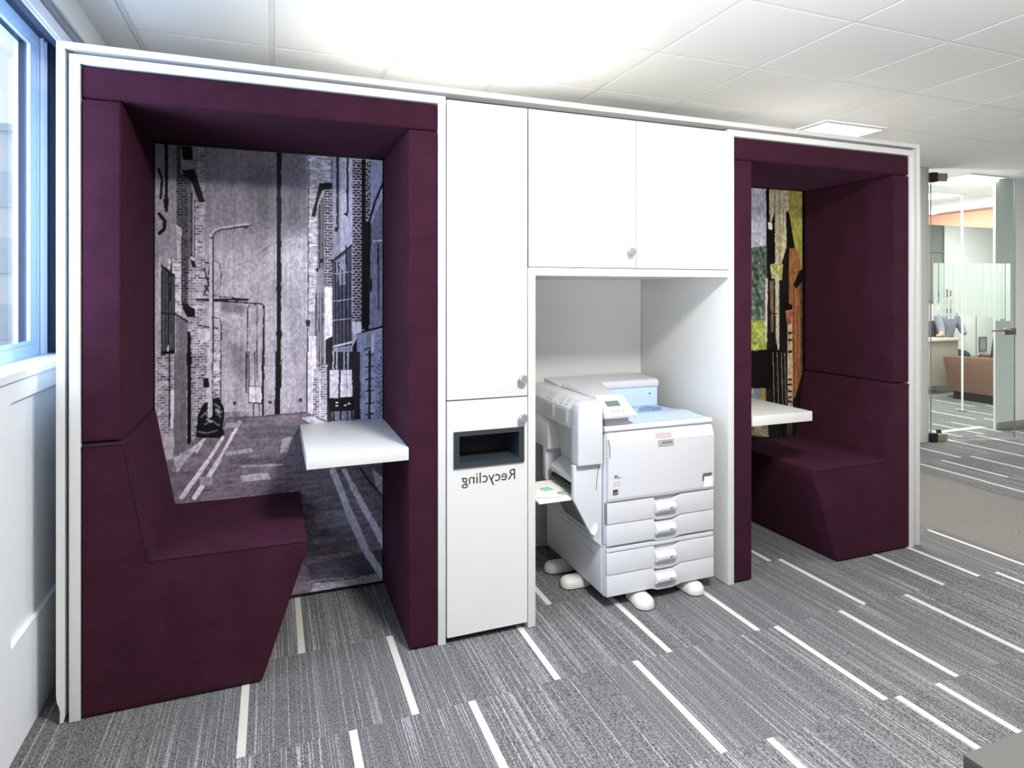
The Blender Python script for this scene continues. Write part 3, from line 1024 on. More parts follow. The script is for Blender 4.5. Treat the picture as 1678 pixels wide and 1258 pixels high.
# mural drawing data: p = polygon, b = brickwork, l = line, s = soft patch; points in metres on the panel
#@@M0
OPS_A = [
    ('p',(184,177,190),[(-0.5257,2.0926),(0.5779,2.135),(0.5779,-0.282),(-0.5257,-0.0619)],22,0.08,0.1),
    ('s',(140,135,146),[(-0.2947,2.0963),(0.1782,2.1017),(0.1782,1.7207),(0.0337,1.6441),(-0.1857,1.6726),(-0.2947,1.7204)],0.06,0,0.08,0.1),  # dark upper concrete: print tone plus soffit shade painted in
    ('s',(116,111,122),[(0.0337,2.0896),(0.1653,2.0825),(0.1653,1.7202),(0.042,1.6978)],0.03,0,0.03,0.04),
    ('s',(112,108,118),[(-0.1058,1.9904),(0.017,2.0082),(0.017,1.7681),(-0.0408,1.695),(-0.0816,1.8429)],0.03,0,0.03,0.05),
    ('s',(150,144,156),[(-0.2716,2.0469),(-0.1857,2.0453),(-0.2171,1.7752),(-0.2716,1.7556)],0.04,0,0.05,0.08),
    ('s',(140,135,146),[(-0.1778,1.1958),(-0.1139,1.2027),(-0.1099,1.0451),(-0.146,1.0381)],0.012,0,0.03,0.05),
    ('s',(120,115,126),[(-0.2054,1.3781),(-0.1099,1.3689),(-0.1139,1.3252),(-0.2014,1.3349)],0.008,0,0.012,0.03),
    ('s',(205,197,211),[(-0.2406,1.6365),(-0.1058,1.6227),(-0.1058,1.5177),(-0.2406,1.516)],0.04,0,0.06,0.06),
    ('s',(208,200,214),[(0.042,1.6443),(0.1524,1.6836),(0.1524,1.4666),(0.042,1.4481)],0.04,0,0.06,0.08),
    ('l',(150,144,156),0.0027,[(-0.1778,1.5254),(-0.0735,1.5708),(0.042,1.68),(0.161,1.7834)]),
    ('l',(110,106,116),0.0045,[(-0.0408,1.6067),(-0.012,1.6295)]),
    ('p',(176,169,182),[(-0.4747,2.0638),(-0.4216,2.0641),(-0.4216,1.5138),(-0.4747,1.5131)],18,0.02,0.1),
    ('l',(35,33,41),0.0136,[(-0.4291,2.0677),(-0.4291,1.8243),(-0.4142,1.7914)]),
    ('p',(25,24,31),[(-0.4416,1.8236),(-0.412,1.8126),(-0.4082,1.7665),(-0.4342,1.7653)]),
    ('l',(28,27,34),0.01,[(-0.4586,1.9481),(-0.4453,1.8988),(-0.4512,1.8231)]),
    ('l',(24,23,30),0.0145,[(-0.4557,1.7559),(-0.4342,1.7233),(-0.4379,1.6897),(-0.4557,1.6723)]),
    ('p',(170,164,176),[(-0.4216,2.0616),(-0.3888,2.0627),(-0.3888,1.5648),(-0.4216,1.5642)],18,0.02,0.1),
    ('b',(60,57,66),(130,125,136),[(-0.3903,2.0626),(-0.3723,2.0573),(-0.3693,1.7006),(-0.3903,1.7082)],0.0115,0.026),
    ('p',(30,28,36),[(-0.3708,2.0558),(-0.3284,2.0559),(-0.3253,1.9958),(-0.3647,1.997)],14,0.02,0.02),
    ('l',(205,197,211),0.0082,[(-0.367,1.9884),(-0.3443,1.9731),(-0.3177,1.9708)]),
    ('l',(160,154,166),0.0055,[(-0.367,1.9545),(-0.3177,1.9537)]),
    ('p',(26,25,32),[(-0.367,1.9503),(-0.3177,1.958),(-0.2793,1.8194),(-0.3024,1.8097),(-0.3291,1.8934),(-0.3632,1.9336)]),
    ('b',(150,144,156),(195,188,201),[(-0.3269,2.0594),(-0.2809,2.0616),(-0.2793,1.8194),(-0.3177,1.9537)],0.0115,0.026),
    ('b',(66,63,72),(120,115,126),[(-0.3708,1.9331),(-0.3519,1.9259),(-0.3314,1.889),(-0.3466,1.362),(-0.3708,1.3622)],0.0115,0.026),
    ('p',(120,115,126),[(-0.3466,1.8966),(-0.3269,1.8638),(-0.3269,1.566),(-0.3451,1.5656)],20,0.01,0.2),
    ('l',(35,33,41),0.0055,[(-0.3314,1.855),(-0.3314,1.5659)]),
    ('l',(40,38,46),0.0055,[(-0.3177,1.8217),(-0.3177,1.5662)]),
    ('b',(165,159,171),(205,197,211),[(-0.3177,1.8132),(-0.2793,1.8152),(-0.2793,1.2673),(-0.3062,1.2721),(-0.3443,1.3619),(-0.3443,1.5232),(-0.3177,1.5236)],0.0115,0.026),
    ('p',(25,24,31),[(-0.3367,1.5658),(-0.3177,1.5576),(-0.3116,1.5237),(-0.3291,1.5302)]),
    ('p',(215,207,221),[(-0.3345,1.5777),(-0.3177,1.5662),(-0.3177,1.5559),(-0.336,1.5641)]),
    ('p',(215,207,221),[(-0.3933,1.7165),(-0.3708,1.692),(-0.3693,1.6667),(-0.3896,1.6829)]),
    ('b',(200,193,206),(225,217,231),[(-0.4231,1.5642),(-0.3708,1.5652),(-0.3708,1.3114),(-0.3933,1.3202),(-0.4216,1.5138)],0.0115,0.026),
    ('p',(62,59,68),[(-0.449,1.5386),(-0.3948,1.4956),(-0.3963,1.1347),(-0.449,1.1367)],24,0.006,0.2),
    ('l',(118,113,124),0.0036,[(-0.4394,1.5179),(-0.4394,1.1531)]),
    ('l',(118,113,124),0.0036,[(-0.4276,1.51),(-0.4276,1.1527)]),
    ('l',(118,113,124),0.0036,[(-0.4142,1.5011),(-0.4142,1.1522)]),
    ('l',(118,113,124),0.0036,[(-0.403,1.4936),(-0.403,1.1518)]),
    ('l',(30,28,36),0.0055,[(-0.449,1.5302),(-0.3948,1.4846)]),
    ('l',(25,24,31),0.0055,[(-0.449,1.3293),(-0.3948,1.3202)]),
    ('p',(16,15,22),[(-0.449,1.1635),(-0.3993,1.1702),(-0.3993,1.1348),(-0.449,1.1351)]),
    ('l',(225,217,231),0.0055,[(-0.4216,1.1861),(-0.4216,1.1651)]),
    ('l',(40,38,46),0.0055,[(-0.4097,1.5644),(-0.4142,1.3793)]),
    ('b',(140,135,146),(195,188,201),[(-0.4527,1.1352),(-0.3918,1.1329),(-0.3918,1.008),(-0.4527,1.0114)],0.0115,0.026),
    ('p',(128,123,134),[(-0.3933,1.3202),(-0.3443,1.2898),(-0.3443,1.0394),(-0.3933,1.0418)],12,0.01,0.2),
    ('l',(26,25,32),0.0073,[(-0.3948,1.3244),(-0.3428,1.2872)]),
    ('p',(22,21,28),[(-0.3647,1.3723),(-0.3192,1.3464),(-0.3162,1.3063),(-0.3466,1.3093),(-0.3663,1.3452)],14,0.02,0.02),
    ('b',(150,144,156),(215,207,221),[(-0.3443,1.294),(-0.3039,1.272),(-0.3039,1.0032),(-0.3345,1.0049),(-0.3443,1.2516)],0.0115,0.026),
    ('p',(20,19,26),[(-0.3466,1.2474),(-0.3345,1.2471),(-0.3329,1.0048),(-0.3466,1.0056)]),
    ('l',(40,38,46),0.0064,[(-0.2793,1.5498),(-0.2577,1.5433)]),
    ('l',(40,38,46),0.0064,[(-0.2809,1.5241),(-0.2639,1.4557),(-0.2832,1.4042)]),
    ('l',(40,38,46),0.0064,[(-0.26,1.5329),(-0.2654,1.4642),(-0.2561,1.4299)]),
    ('l',(40,38,46),0.0064,[(-0.3024,1.4811),(-0.2561,1.4772)]),
    ('l',(40,38,46),0.0064,[(-0.2793,1.447),(-0.2523,1.4042)]),
    ('b',(165,159,171),(205,197,211),[(-0.3062,1.2721),(-0.2234,1.2575),(-0.2234,0.9988),(-0.3062,1.0034)],0.0115,0.026),
    ('p',(220,212,226),[(-0.3024,1.2507),(-0.2561,1.2582),(-0.26,1.2068),(-0.2947,1.1907)],18,0.03,0.03),
    ('l',(40,38,46),0.0055,[(-0.3085,1.2721),(-0.2234,1.2575)]),
    ('l',(60,57,66),0.0073,[(-0.2947,1.148),(-0.2561,1.0951),(-0.2639,1.0354)]),
    ('l',(80,77,86),0.0036,[(-0.2406,1.559),(-0.2211,1.5464),(-0.2132,1.5207),(-0.2132,1.4473)]),
    ('l',(46,44,52),0.0109,[(-0.3085,1.3855),(-0.1042,1.3846)]),
    ('l',(60,57,66),0.0045,[(-0.2793,1.406),(-0.1018,1.3863)]),
    ('l',(42,40,48),0.0073,[(-0.2484,1.3801),(-0.049,1.3667),(-0.0375,1.3551),(-0.0375,1.024)]),
    ('l',(70,67,76),0.0055,[(-0.0937,1.367),(-0.105,1.3426),(-0.1075,1.0275)]),
    ('l',(85,82,91),0.0045,[(-0.0775,1.3643),(-0.0653,1.3492),(-0.0653,1.0254)]),
    ('l',(60,57,66),0.0045,[(-0.2406,1.3078),(-0.2187,1.3006),(-0.2132,1.2746),(-0.2148,1.0329)]),
    ('l',(130,125,136),0.0027,[(-0.0375,1.0858),(0.0187,1.0816)]),
    ('l',(70,67,76),0.0164,[(-0.2515,1.6705),(-0.2515,1.0347)]),
    ('l',(205,197,211),0.0118,[(-0.2554,1.6704),(-0.2554,1.0349)]),
    ('l',(60,57,66),0.0136,[(-0.2538,1.6619),(-0.2429,1.6846),(-0.2132,1.7011),(-0.0978,1.7228)]),
    ('l',(205,197,211),0.0091,[(-0.2546,1.6653),(-0.2445,1.6879),(-0.2171,1.7044),(-0.0978,1.7272)]),
    ('p',(60,57,66),[(-0.13,1.7111),(-0.0978,1.7176),(-0.1099,1.7031)]),
    ('l',(24,23,30),0.0191,[(0.0278,2.0713),(0.0278,0.9851)]),
    ('l',(150,144,156),0.0045,[(0.0278,1.1187),(0.0337,1.0917)]),
    ('l',(20,19,26),0.0236,[(0.0278,1.8487),(0.0278,1.8362)]),
    ('l',(20,19,26),0.0236,[(0.0278,1.6439),(0.0278,1.6315)]),
    ('l',(20,19,26),0.0236,[(0.0278,1.4392),(0.0278,1.4267)]),
    ('l',(20,19,26),0.0236,[(0.0278,1.2344),(0.0278,1.2219)]),
    ('b',(165,159,171),(190,183,196),[(0.1541,2.0635),(0.2631,2.0583),(0.2631,1.9236),(0.2043,1.9291),(0.1713,1.7703),(0.1541,1.756)],0.008,0.03),
    ('l',(50,48,56),0.0036,[(0.1575,2.0275),(0.1541,1.2857)]),
    ('l',(60,57,66),0.0036,[(0.2613,2.0609),(0.264,1.5772)]),
    ('p',(16,15,22),[(0.1679,1.7701),(0.1956,1.8849),(0.206,1.931),(0.2631,1.9346),(0.2631,1.9053),(0.22,1.8954),(0.1991,1.8442),(0.1887,1.771)]),
    ('p',(190,183,196),[(0.1887,1.771),(0.2218,1.8937),(0.2288,1.8941),(0.1991,1.7669)]),
    ('p',(128,123,134),[(0.1939,1.8031),(0.2279,1.8913),(0.2279,1.5309),(0.1956,1.5213)],18,0.006,0.2),
    ('l',(45,43,51),0.0045,[(0.2069,1.831),(0.2069,1.5306)]),
    ('l',(45,43,51),0.0036,[(0.22,1.859),(0.22,1.5308)]),
    ('b',(74,71,80),(180,173,186),[(0.2288,1.9005),(0.2631,1.9025),(0.2631,1.4443),(0.2288,1.4442)],0.013,0.03),
    ('b',(185,178,191),(225,217,231),[(0.1575,1.7561),(0.1956,1.7668),(0.1956,1.3486),(0.1592,1.2992)],0.008,0.03),
    ('p',(150,144,156),[(0.1956,1.5213),(0.2288,1.5309),(0.2288,1.0106),(0.1826,1.013),(0.1826,1.3397)],20,0.006,0.2),
    ('l',(70,67,76),0.0045,[(0.1913,1.4123),(0.1913,1.0125)]),
    ('l',(70,67,76),0.0045,[(0.2043,1.4123),(0.2043,1.0119)]),
    ('l',(70,67,76),0.0045,[(0.2174,1.4122),(0.2174,1.0112)]),
    ('p',(35,33,41),[(0.2087,1.5761),(0.2235,1.5764),(0.2235,1.5582),(0.2113,1.5534)]),
    ('p',(35,33,41),[(0.1887,1.5303),(0.2008,1.5305),(0.2008,1.5141),(0.1913,1.5122)]),
    ('p',(238,229,244),[(0.2288,1.4396),(0.264,1.4397),(0.264,1.2105),(0.2288,1.1914)],8,0.05,0.05),
    ('p',(160,157,178),[(0.264,2.0557),(0.3013,2.0548),(0.3013,1.5779),(0.264,1.568)],14,0.02,0.1),
    ('l',(40,38,46),0.01,[(0.2879,2.0557),(0.2879,1.7247)]),
    ('p',(30,28,36),[(0.2764,1.7261),(0.2942,1.7249),(0.2879,1.7017),(0.2746,1.7059)]),
    ('p',(192,188,208),[(0.3013,2.0548),(0.357,2.0517),(0.357,1.5789),(0.3013,1.5779)],14,0.03,0.1),
    ('l',(24,23,30),0.01,[(0.3335,2.0573),(0.3335,1.8003)]),
    ('p',(22,21,28),[(0.3147,1.7856),(0.3335,1.805),(0.3371,1.7774)]),
    ('p',(82,80,100),[(0.264,1.568),(0.3534,1.6437),(0.3552,1.1572),(0.264,1.1509)],20,0.006,0.2),
    ('p',(158,156,178),[(0.2799,1.5637),(0.3281,1.6043),(0.3281,1.4583),(0.2879,1.4443)],10,0.02,0.02),
    ('l',(36,34,42),0.0064,[(0.279,1.5591),(0.279,1.1596)]),
    ('l',(36,34,42),0.0064,[(0.2924,1.5593),(0.2924,1.1592)]),
    ('l',(36,34,42),0.0064,[(0.3084,1.5227),(0.3084,1.1587)]),
    ('l',(36,34,42),0.0064,[(0.3281,1.523),(0.3281,1.1581)]),
    ('l',(36,34,42),0.0064,[(0.3443,1.5232),(0.3443,1.1576)]),
    ('l',(20,19,26),0.0082,[(0.2613,1.5634),(0.3534,1.6419)]),
    ('l',(30,28,36),0.0064,[(0.3281,1.6384),(0.3281,1.1581)]),
    ('l',(170,168,190),0.0036,[(0.2658,1.5039),(0.3516,1.5158)]),
    ('l',(170,168,190),0.0036,[(0.2658,1.3755),(0.3516,1.3861)]),
    ('l',(170,168,190),0.0036,[(0.2658,1.2838),(0.3516,1.2935)]),
    ('b',(46,44,52),(185,178,191),[(0.357,2.0498),(0.4024,2.0496),(0.4024,1.2722),(0.357,1.273)],0.013,0.024),
    ('b',(46,44,52),(175,168,181),[(0.4171,2.0516),(0.4447,2.049),(0.4447,1.7661),(0.4171,1.7649)],0.013,0.024),
    ('p',(170,168,196),[(0.4429,2.0507),(0.5042,2.0515),(0.5042,1.9383),(0.4401,1.7631)],12,0.03,0.05),
    ('p',(128,126,148),[(0.4373,1.7583),(0.5042,1.8742),(0.5042,1.2374),(0.4373,1.2388)],18,0.02,0.05),
    ('l',(24,23,30),0.01,[(0.4355,1.7582),(0.4651,1.8627),(0.5042,1.9544)]),
    ('l',(190,188,205),0.0055,[(0.4465,1.754),(0.5042,1.9025)]),
    ('p',(14,13,20),[(0.3988,2.0549),(0.4189,2.0564),(0.4189,1.7622),(0.4447,1.7539),(0.4355,1.2389),(0.3988,1.2397)]),
    ('l',(40,38,46),0.0073,[(0.479,1.6471),(0.479,1.3367)]),
    ('l',(215,207,221),0.0064,[(0.4558,1.6652),(0.4977,1.6683)]),
    ('p',(40,38,46),[(0.4309,1.4868),(0.4484,1.4869),(0.4484,1.4167),(0.4309,1.4307)]),
    ('p',(150,149,174),[(0.3733,1.2263),(0.5042,1.2515),(0.5042,0.9591),(0.3733,0.9662)],14,0.02,0.05),
    ('l',(20,19,26),0.0109,[(0.3715,1.2208),(0.5042,1.2515)]),
    ('l',(205,203,222),0.0091,[(0.264,1.1601),(0.3552,1.1804)]),
    ('l',(35,33,41),0.0073,[(0.4143,1.1413),(0.4373,1.1481)]),
    ('l',(35,33,41),0.0073,[(0.4143,1.104),(0.4373,1.1106)]),
    ('l',(35,33,41),0.0073,[(0.4143,1.062),(0.4373,1.0685)]),
    ('l',(35,33,41),0.0073,[(0.4143,1.02),(0.4373,1.0264)]),
    ('l',(205,205,225),0.0109,[(0.4521,1.2151),(0.4521,0.9619)]),
    ('b',(118,118,140),(165,165,195),[(0.4651,1.2148),(0.5042,1.2232),(0.5042,0.9591),(0.4651,0.9612)],0.0115,0.026),
    ('p',(16,15,22),[(0.3552,1.1526),(0.3778,1.203),(0.3778,0.966),(0.3552,0.9672)]),
    ('p',(225,217,231),[(0.357,1.2749),(0.4006,1.2723),(0.397,1.2239),(0.3588,1.2174)]),
    ('p',(236,227,242),[(0.1592,1.2132),(0.1921,1.2124),(0.1921,0.9761),(0.1592,0.9779)],10,0.02,0.05),
    ('l',(60,57,66),0.0045,[(0.1524,1.2496),(0.1524,0.9783)]),
    ('p',(50,48,56),[(0.142,1.2904),(0.1653,1.2873),(0.1627,1.2584),(0.1472,1.2587)]),
    ('p',(40,38,46),[(0.234,1.193),(0.2658,1.2105),(0.2658,0.9721),(0.234,0.9738)],20,0.006,0.1),
    ('p',(150,148,170),[(0.2658,1.1555),(0.3552,1.1618),(0.3552,0.9672),(0.2658,0.9721)],26,0.008,0.1),
    ('b',(150,144,156),(200,193,206),[(-0.4674,1.1523),(-0.398,1.1498),(-0.398,0.8021),(-0.4674,0.8078)],0.0115,0.026),
    ('l',(232,223,238),0.0125,[(-0.4064,0.9922),(-0.4064,0.8344)]),
    ('l',(40,38,46),0.0068,[(-0.4166,1.1505),(-0.4166,0.8352)]),
    ('p',(120,115,126),[(-0.398,1.1498),(-0.3491,1.148),(-0.3491,0.7366),(-0.4008,0.7023)],12,0.01,0.2),
    ('p',(16,15,22),[(-0.3481,1.1586),(-0.331,1.158),(-0.3339,0.7352),(-0.3481,0.7365)]),
    ('b',(130,125,136),(190,183,196),[(-0.331,1.1474),(-0.2745,1.1454),(-0.2745,0.8777),(-0.331,0.7647)],0.0115,0.026),
    ('b',(170,164,176),(210,202,216),[(-0.2745,1.1454),(-0.2152,1.1432),(-0.2152,0.9382),(-0.2745,0.8991)],0.0115,0.026),
    ('l',(70,67,76),0.0045,[(-0.2152,1.154),(-0.2152,0.8951)]),
    ('p',(230,221,236),[(0.1502,1.1414),(0.1804,1.1404),(0.1804,0.8478),(0.1502,0.8589)],8,0.03,0.05),
    ('l',(60,57,66),0.0057,[(0.1502,1.1414),(0.1502,0.8589)]),
    ('b',(140,135,146),(205,197,211),[(0.1782,1.0611),(0.2415,1.0811),(0.2415,0.8092),(0.1782,0.832)],0.0115,0.026),
    ('l',(225,217,231),0.0079,[(0.2076,1.0256),(0.2076,0.8208)]),
    ('p',(44,42,50),[(0.2404,1.1383),(0.3938,1.133),(0.3938,0.8094),(0.2404,0.8092)],26,0.008,0.1),
    ('l',(170,170,190),0.0068,[(0.268,1.1373),(0.268,1.0571)]),
    ('l',(170,170,190),0.0068,[(0.2846,1.1368),(0.2846,1.0564)]),
    ('l',(170,170,190),0.0068,[(0.3181,1.1356),(0.3181,1.0549)]),
    ('l',(170,170,190),0.0068,[(0.3349,1.135),(0.3349,1.0541)]),
    ('p',(218,210,224),[(0.2514,1.0521),(0.2924,1.0503),(0.2924,0.918),(0.2514,0.9205)],6,0.03,0.05),
    ('p',(226,218,232),[(0.3013,1.0499),(0.3552,1.0474),(0.3552,0.9188),(0.3013,0.9198)],6,0.03,0.05),
    ('l',(120,115,126),0.0034,[(0.3293,1.0474),(0.3293,0.9204)]),
    ('p',(10,9,16),[(0.2459,0.9152),(0.3665,0.9158),(0.3665,0.8532),(0.2514,0.8542)]),
    ('p',(225,217,231),[(0.279,0.9005),(0.2902,0.8998),(0.2902,0.8929),(0.279,0.8936)]),
    ('p',(225,217,231),[(0.279,0.8844),(0.2902,0.8837),(0.2902,0.8768),(0.279,0.8775)]),
    ('p',(225,217,231),[(0.3181,0.8842),(0.3293,0.8835),(0.3293,0.8765),(0.3181,0.8773)]),
    ('p',(225,217,231),[(0.3371,0.8899),(0.3484,0.8892),(0.3484,0.8822),(0.3371,0.8829)]),
    ('p',(120,118,140),[(0.2624,0.8534),(0.3631,0.8523),(0.3631,0.8117),(0.2624,0.811)],40,0.008,0.02),
    ('l',(30,28,36),0.0079,[(0.2702,0.8552),(0.2702,0.8139)]),
    ('l',(30,28,36),0.0079,[(0.3013,0.853),(0.3013,0.8116)]),
    ('l',(30,28,36),0.0079,[(0.3326,0.8509),(0.3326,0.8093)]),
    ('l',(30,28,36),0.0079,[(0.3552,0.8493),(0.3552,0.8076)]),
    ('p',(150,149,176),[(0.396,1.1329),(0.5129,1.1289),(0.5129,0.8007),(0.396,0.8069)],12,0.03,0.05),
    ('l',(26,25,32),0.0102,[(0.4373,1.1315),(0.4373,0.8062)]),
    ('l',(40,38,46),0.0068,[(0.4201,1.1157),(0.4558,1.1191)]),
    ('l',(40,38,46),0.0068,[(0.4201,1.0574),(0.4558,1.0605)]),
    ('l',(40,38,46),0.0068,[(0.4201,0.999),(0.4558,1.0019)]),
    ('l',(40,38,46),0.0068,[(0.4201,0.9406),(0.4558,0.9433)]),
    ('l',(40,38,46),0.0068,[(0.4201,0.8822),(0.4558,0.8846)]),
    ('l',(40,38,46),0.0068,[(0.4201,0.8297),(0.4558,0.8319)]),
    ('b',(110,110,134),(170,170,200),[(0.4662,1.1305),(0.5129,1.1289),(0.5129,0.8007),(0.4662,0.8041)],0.0115,0.026),
    ('l',(70,67,76),0.0068,[(-0.1099,1.1504),(-0.1099,0.9645)]),
    ('l',(80,77,86),0.0057,[(-0.0816,0.9244),(-0.0816,0.8574)]),
    ('l',(90,86,96),0.0045,[(-0.0561,0.9228),(-0.0561,0.8556)]),
    ('l',(44,42,50),0.0091,[(-0.0408,1.148),(-0.0408,0.8523)]),
    ('l',(90,86,96),0.0057,[(-0.0998,1.15),(-0.0998,0.9912)]),
    ('l',(90,86,96),0.0045,[(-0.0735,1.1491),(-0.0735,0.9898)]),
    ('p',(60,57,66),[(-0.1028,0.9947),(-0.0418,0.9914),(-0.0418,0.912),(-0.1028,0.9159)]),
    ('p',(232,223,238),[(-0.0998,0.9912),(-0.0469,0.9884),(-0.0469,0.9178),(-0.0998,0.9212)],6,0.03,0.05),
    ('l',(150,144,156),0.0034,[(-0.0714,0.9875),(-0.0714,0.9205)]),
    ('p',(70,67,76),[(-0.1669,0.9298),(-0.1529,0.9289),(-0.1529,0.9137),(-0.1669,0.9146)]),
    ('p',(70,67,76),[(-0.0172,0.9236),(-0.0027,0.9227),(-0.0027,0.9072),(-0.0172,0.9082)]),
    ('p',(70,67,76),[(0.1138,0.9256),(0.1288,0.9246),(0.1288,0.9089),(0.1138,0.9098)]),
    ('p',(24,23,30),[(0.0129,1.1461),(0.0326,1.1455),(0.0326,0.8515),(0.0087,0.851)]),
    ('p',(150,144,156),[(-0.2152,0.8843),(-0.1018,0.8819),(-0.1018,0.8523),(-0.2152,0.8465)],40,0.02,0.02),
    ('p',(128,117,132),[(-0.558,0.6605),(-0.4026,0.6972),(-0.3177,0.7742),(-0.1916,0.8545),(-0.0714,0.8545),(0.1481,0.8591),(0.2569,0.8057),(0.5305,0.8065),(0.5305,-0.1848),(-0.558,0.0211)],30,0.05,0.012),
    ('l',(96,92,102),0.0068,[(-0.1916,0.8545),(-0.0714,0.8545),(0.1481,0.8579)]),
    ('p',(205,197,211),[(0.1266,0.8358),(0.1804,0.8398),(0.2349,0.8017),(0.1804,0.7944)],40,0.02,0.01),
    ('p',(190,183,196),[(-0.4008,0.697),(-0.332,0.7383),(-0.2745,0.7759),(-0.3034,0.7432),(-0.3886,0.6326)],40,0.03,0.015),
    ('p',(230,221,236),[(-0.3177,0.721),(-0.2793,0.771),(-0.2938,0.7402),(-0.3129,0.7099)]),
    ('l',(226,218,232),0.0193,[(-0.3698,0.5249),(-0.2697,0.6684)]),
    ('l',(226,218,232),0.0136,[(-0.2697,0.6684),(-0.2064,0.7702)]),
    ('l',(228,220,234),0.0193,[(-0.3196,0.5168),(-0.2211,0.6744)]),
    ('l',(230,221,236),0.0125,[(-0.2211,0.6744),(-0.137,0.8352)]),
    ('l',(210,202,216),0.0102,[(-0.3367,0.7228),(-0.2793,0.771)]),
    ('p',(178,171,184),[(-0.2034,0.7084),(-0.0897,0.7133),(-0.0795,0.6948),(-0.1916,0.6878)],24,0.02,0.01),
    ('p',(182,175,188),[(-0.137,0.5955),(-0.0202,0.5942),(-0.0079,0.5663),(-0.1239,0.5657)],26,0.02,0.01),
    ('p',(165,159,171),[(-0.3034,0.6077),(-0.2454,0.6015),(-0.2503,0.5645),(-0.2938,0.5693)],26,0.02,0.01),
    ('l',(172,165,178),0.0091,[(-0.132,0.6353),(-0.051,0.6305),(0.042,0.6267)]),
    ('p',(165,159,171),[(-0.1916,0.8339),(-0.1219,0.8363),(-0.142,0.8138),(-0.2014,0.8076)],24,0.02,0.01),
    ('p',(112,108,118),[(-0.1219,0.8123),(0.1266,0.8042),(0.1053,0.7497),(-0.1018,0.756)],24,0.05,0.008),
    ('p',(104,100,110),[(-0.142,0.6722),(0.042,0.6657),(0.042,0.6345),(-0.132,0.644)],20,0.05,0.008),
    ('p',(170,164,176),[(0.042,0.7438),(0.0841,0.7514),(0.0683,0.6856),(0.0316,0.6779)],20,0.02,0.01),
    ('p',(150,148,165),[(0.1804,0.3918),(0.3439,0.3827),(0.3574,0.3022),(0.1913,0.3087)],24,0.04,0.01),
    ('p',(150,148,165),[(0.1804,0.2671),(0.279,0.2623),(0.279,0.2359),(0.1804,0.2444)],24,0.04,0.01),
    ('l',(212,212,228),0.0295,[(0.2658,0.5759),(0.3013,0.4801),(0.3349,0.3838)]),
    ('l',(212,212,228),0.0341,[(0.3349,0.3838),(0.3801,0.2736),(0.4201,0.1747)]),
    ('l',(212,212,228),0.0341,[(0.4201,0.1747),(0.4604,0.0983),(0.507,0.0497)]),
    ('l',(212,212,228),0.0204,[(0.3181,0.5705),(0.3574,0.4911)]),
    ('l',(212,212,228),0.0273,[(0.3574,0.4911),(0.4143,0.3739),(0.4546,0.2985)]),
    ('l',(212,212,228),0.0318,[(0.4546,0.2985),(0.5188,0.1718)]),
    ('p',(90,88,105),[(0.1481,0.1474),(0.507,0.1736),(0.507,0.0556),(0.1696,0.0761)],14,0.05,0.01),
    ('p',(165,163,178),[(0.1653,0.0089),(0.1804,0.0607),(0.507,0.0521),(0.507,0.0025)],34,0.03,0.012),
    ('l',(40,38,50),0.0045,[(0.1804,0.0607),(0.3574,0.0508),(0.507,0.0792)]),
    ('l',(30,28,40),0.0091,[(0.3915,0.5746),(0.4489,0.4867),(0.5129,0.4206)]),
    ('p',(185,185,205),[(0.4489,0.5688),(0.5129,0.5032),(0.5129,0.4088),(0.4662,0.4848)],40,0.02,0.02),
    ('l',(205,205,225),0.0341,[(0.3349,0.3838),(0.4201,0.1747)]),
    ('l',(205,205,225),0.0318,[(0.4201,0.1747),(0.5012,0.0389)]),
    ('l',(70,67,76),0.0227,[(-0.2561,1.1554),(-0.2561,0.871)]),
    ('l',(205,197,211),0.0182,[(-0.259,1.1555),(-0.259,0.8712)]),
    ('p',(22,21,28),[(-0.2851,1.0388),(-0.2619,1.0398),(-0.2619,0.999),(-0.2832,0.9981)]),
    ('p',(20,19,26),[(-0.3148,0.7825),(-0.3062,0.8799),(-0.2842,0.9265),(-0.2503,0.9458),(-0.2211,0.9494),(-0.2014,0.9049),(-0.1995,0.8615),(-0.2073,0.8189),(-0.1995,0.7837),(-0.2211,0.7704),(-0.289,0.7772)]),
    ('l',(120,115,126),0.0068,[(-0.2938,0.8683),(-0.2745,0.8884),(-0.2648,0.8641)]),
    ('l',(120,115,126),0.0068,[(-0.2406,0.9237),(-0.2211,0.9062),(-0.2289,0.8744)]),
    ('l',(120,115,126),0.0068,[(-0.2308,0.8746),(-0.2113,0.8894)]),
    ('l',(120,115,126),0.0068,[(-0.2793,0.8352),(-0.2503,0.8491),(-0.2211,0.8254)]),
    ('l',(120,115,126),0.0068,[(-0.3034,0.805),(-0.2697,0.797),(-0.2308,0.8046)]),
    ('l',(120,115,126),0.0068,[(-0.2357,0.8911),(-0.2211,0.8793),(-0.2162,0.8606)]),
    ('l',(190,183,196),0.0068,[(-0.2697,0.8559),(-0.2523,0.8439)]),
    ('l',(190,183,196),0.0068,[(-0.2328,0.8984),(-0.2211,0.8847)]),
    ('l',(205,197,211),0.0182,[(-0.259,0.9839),(-0.259,0.8712)]),
]
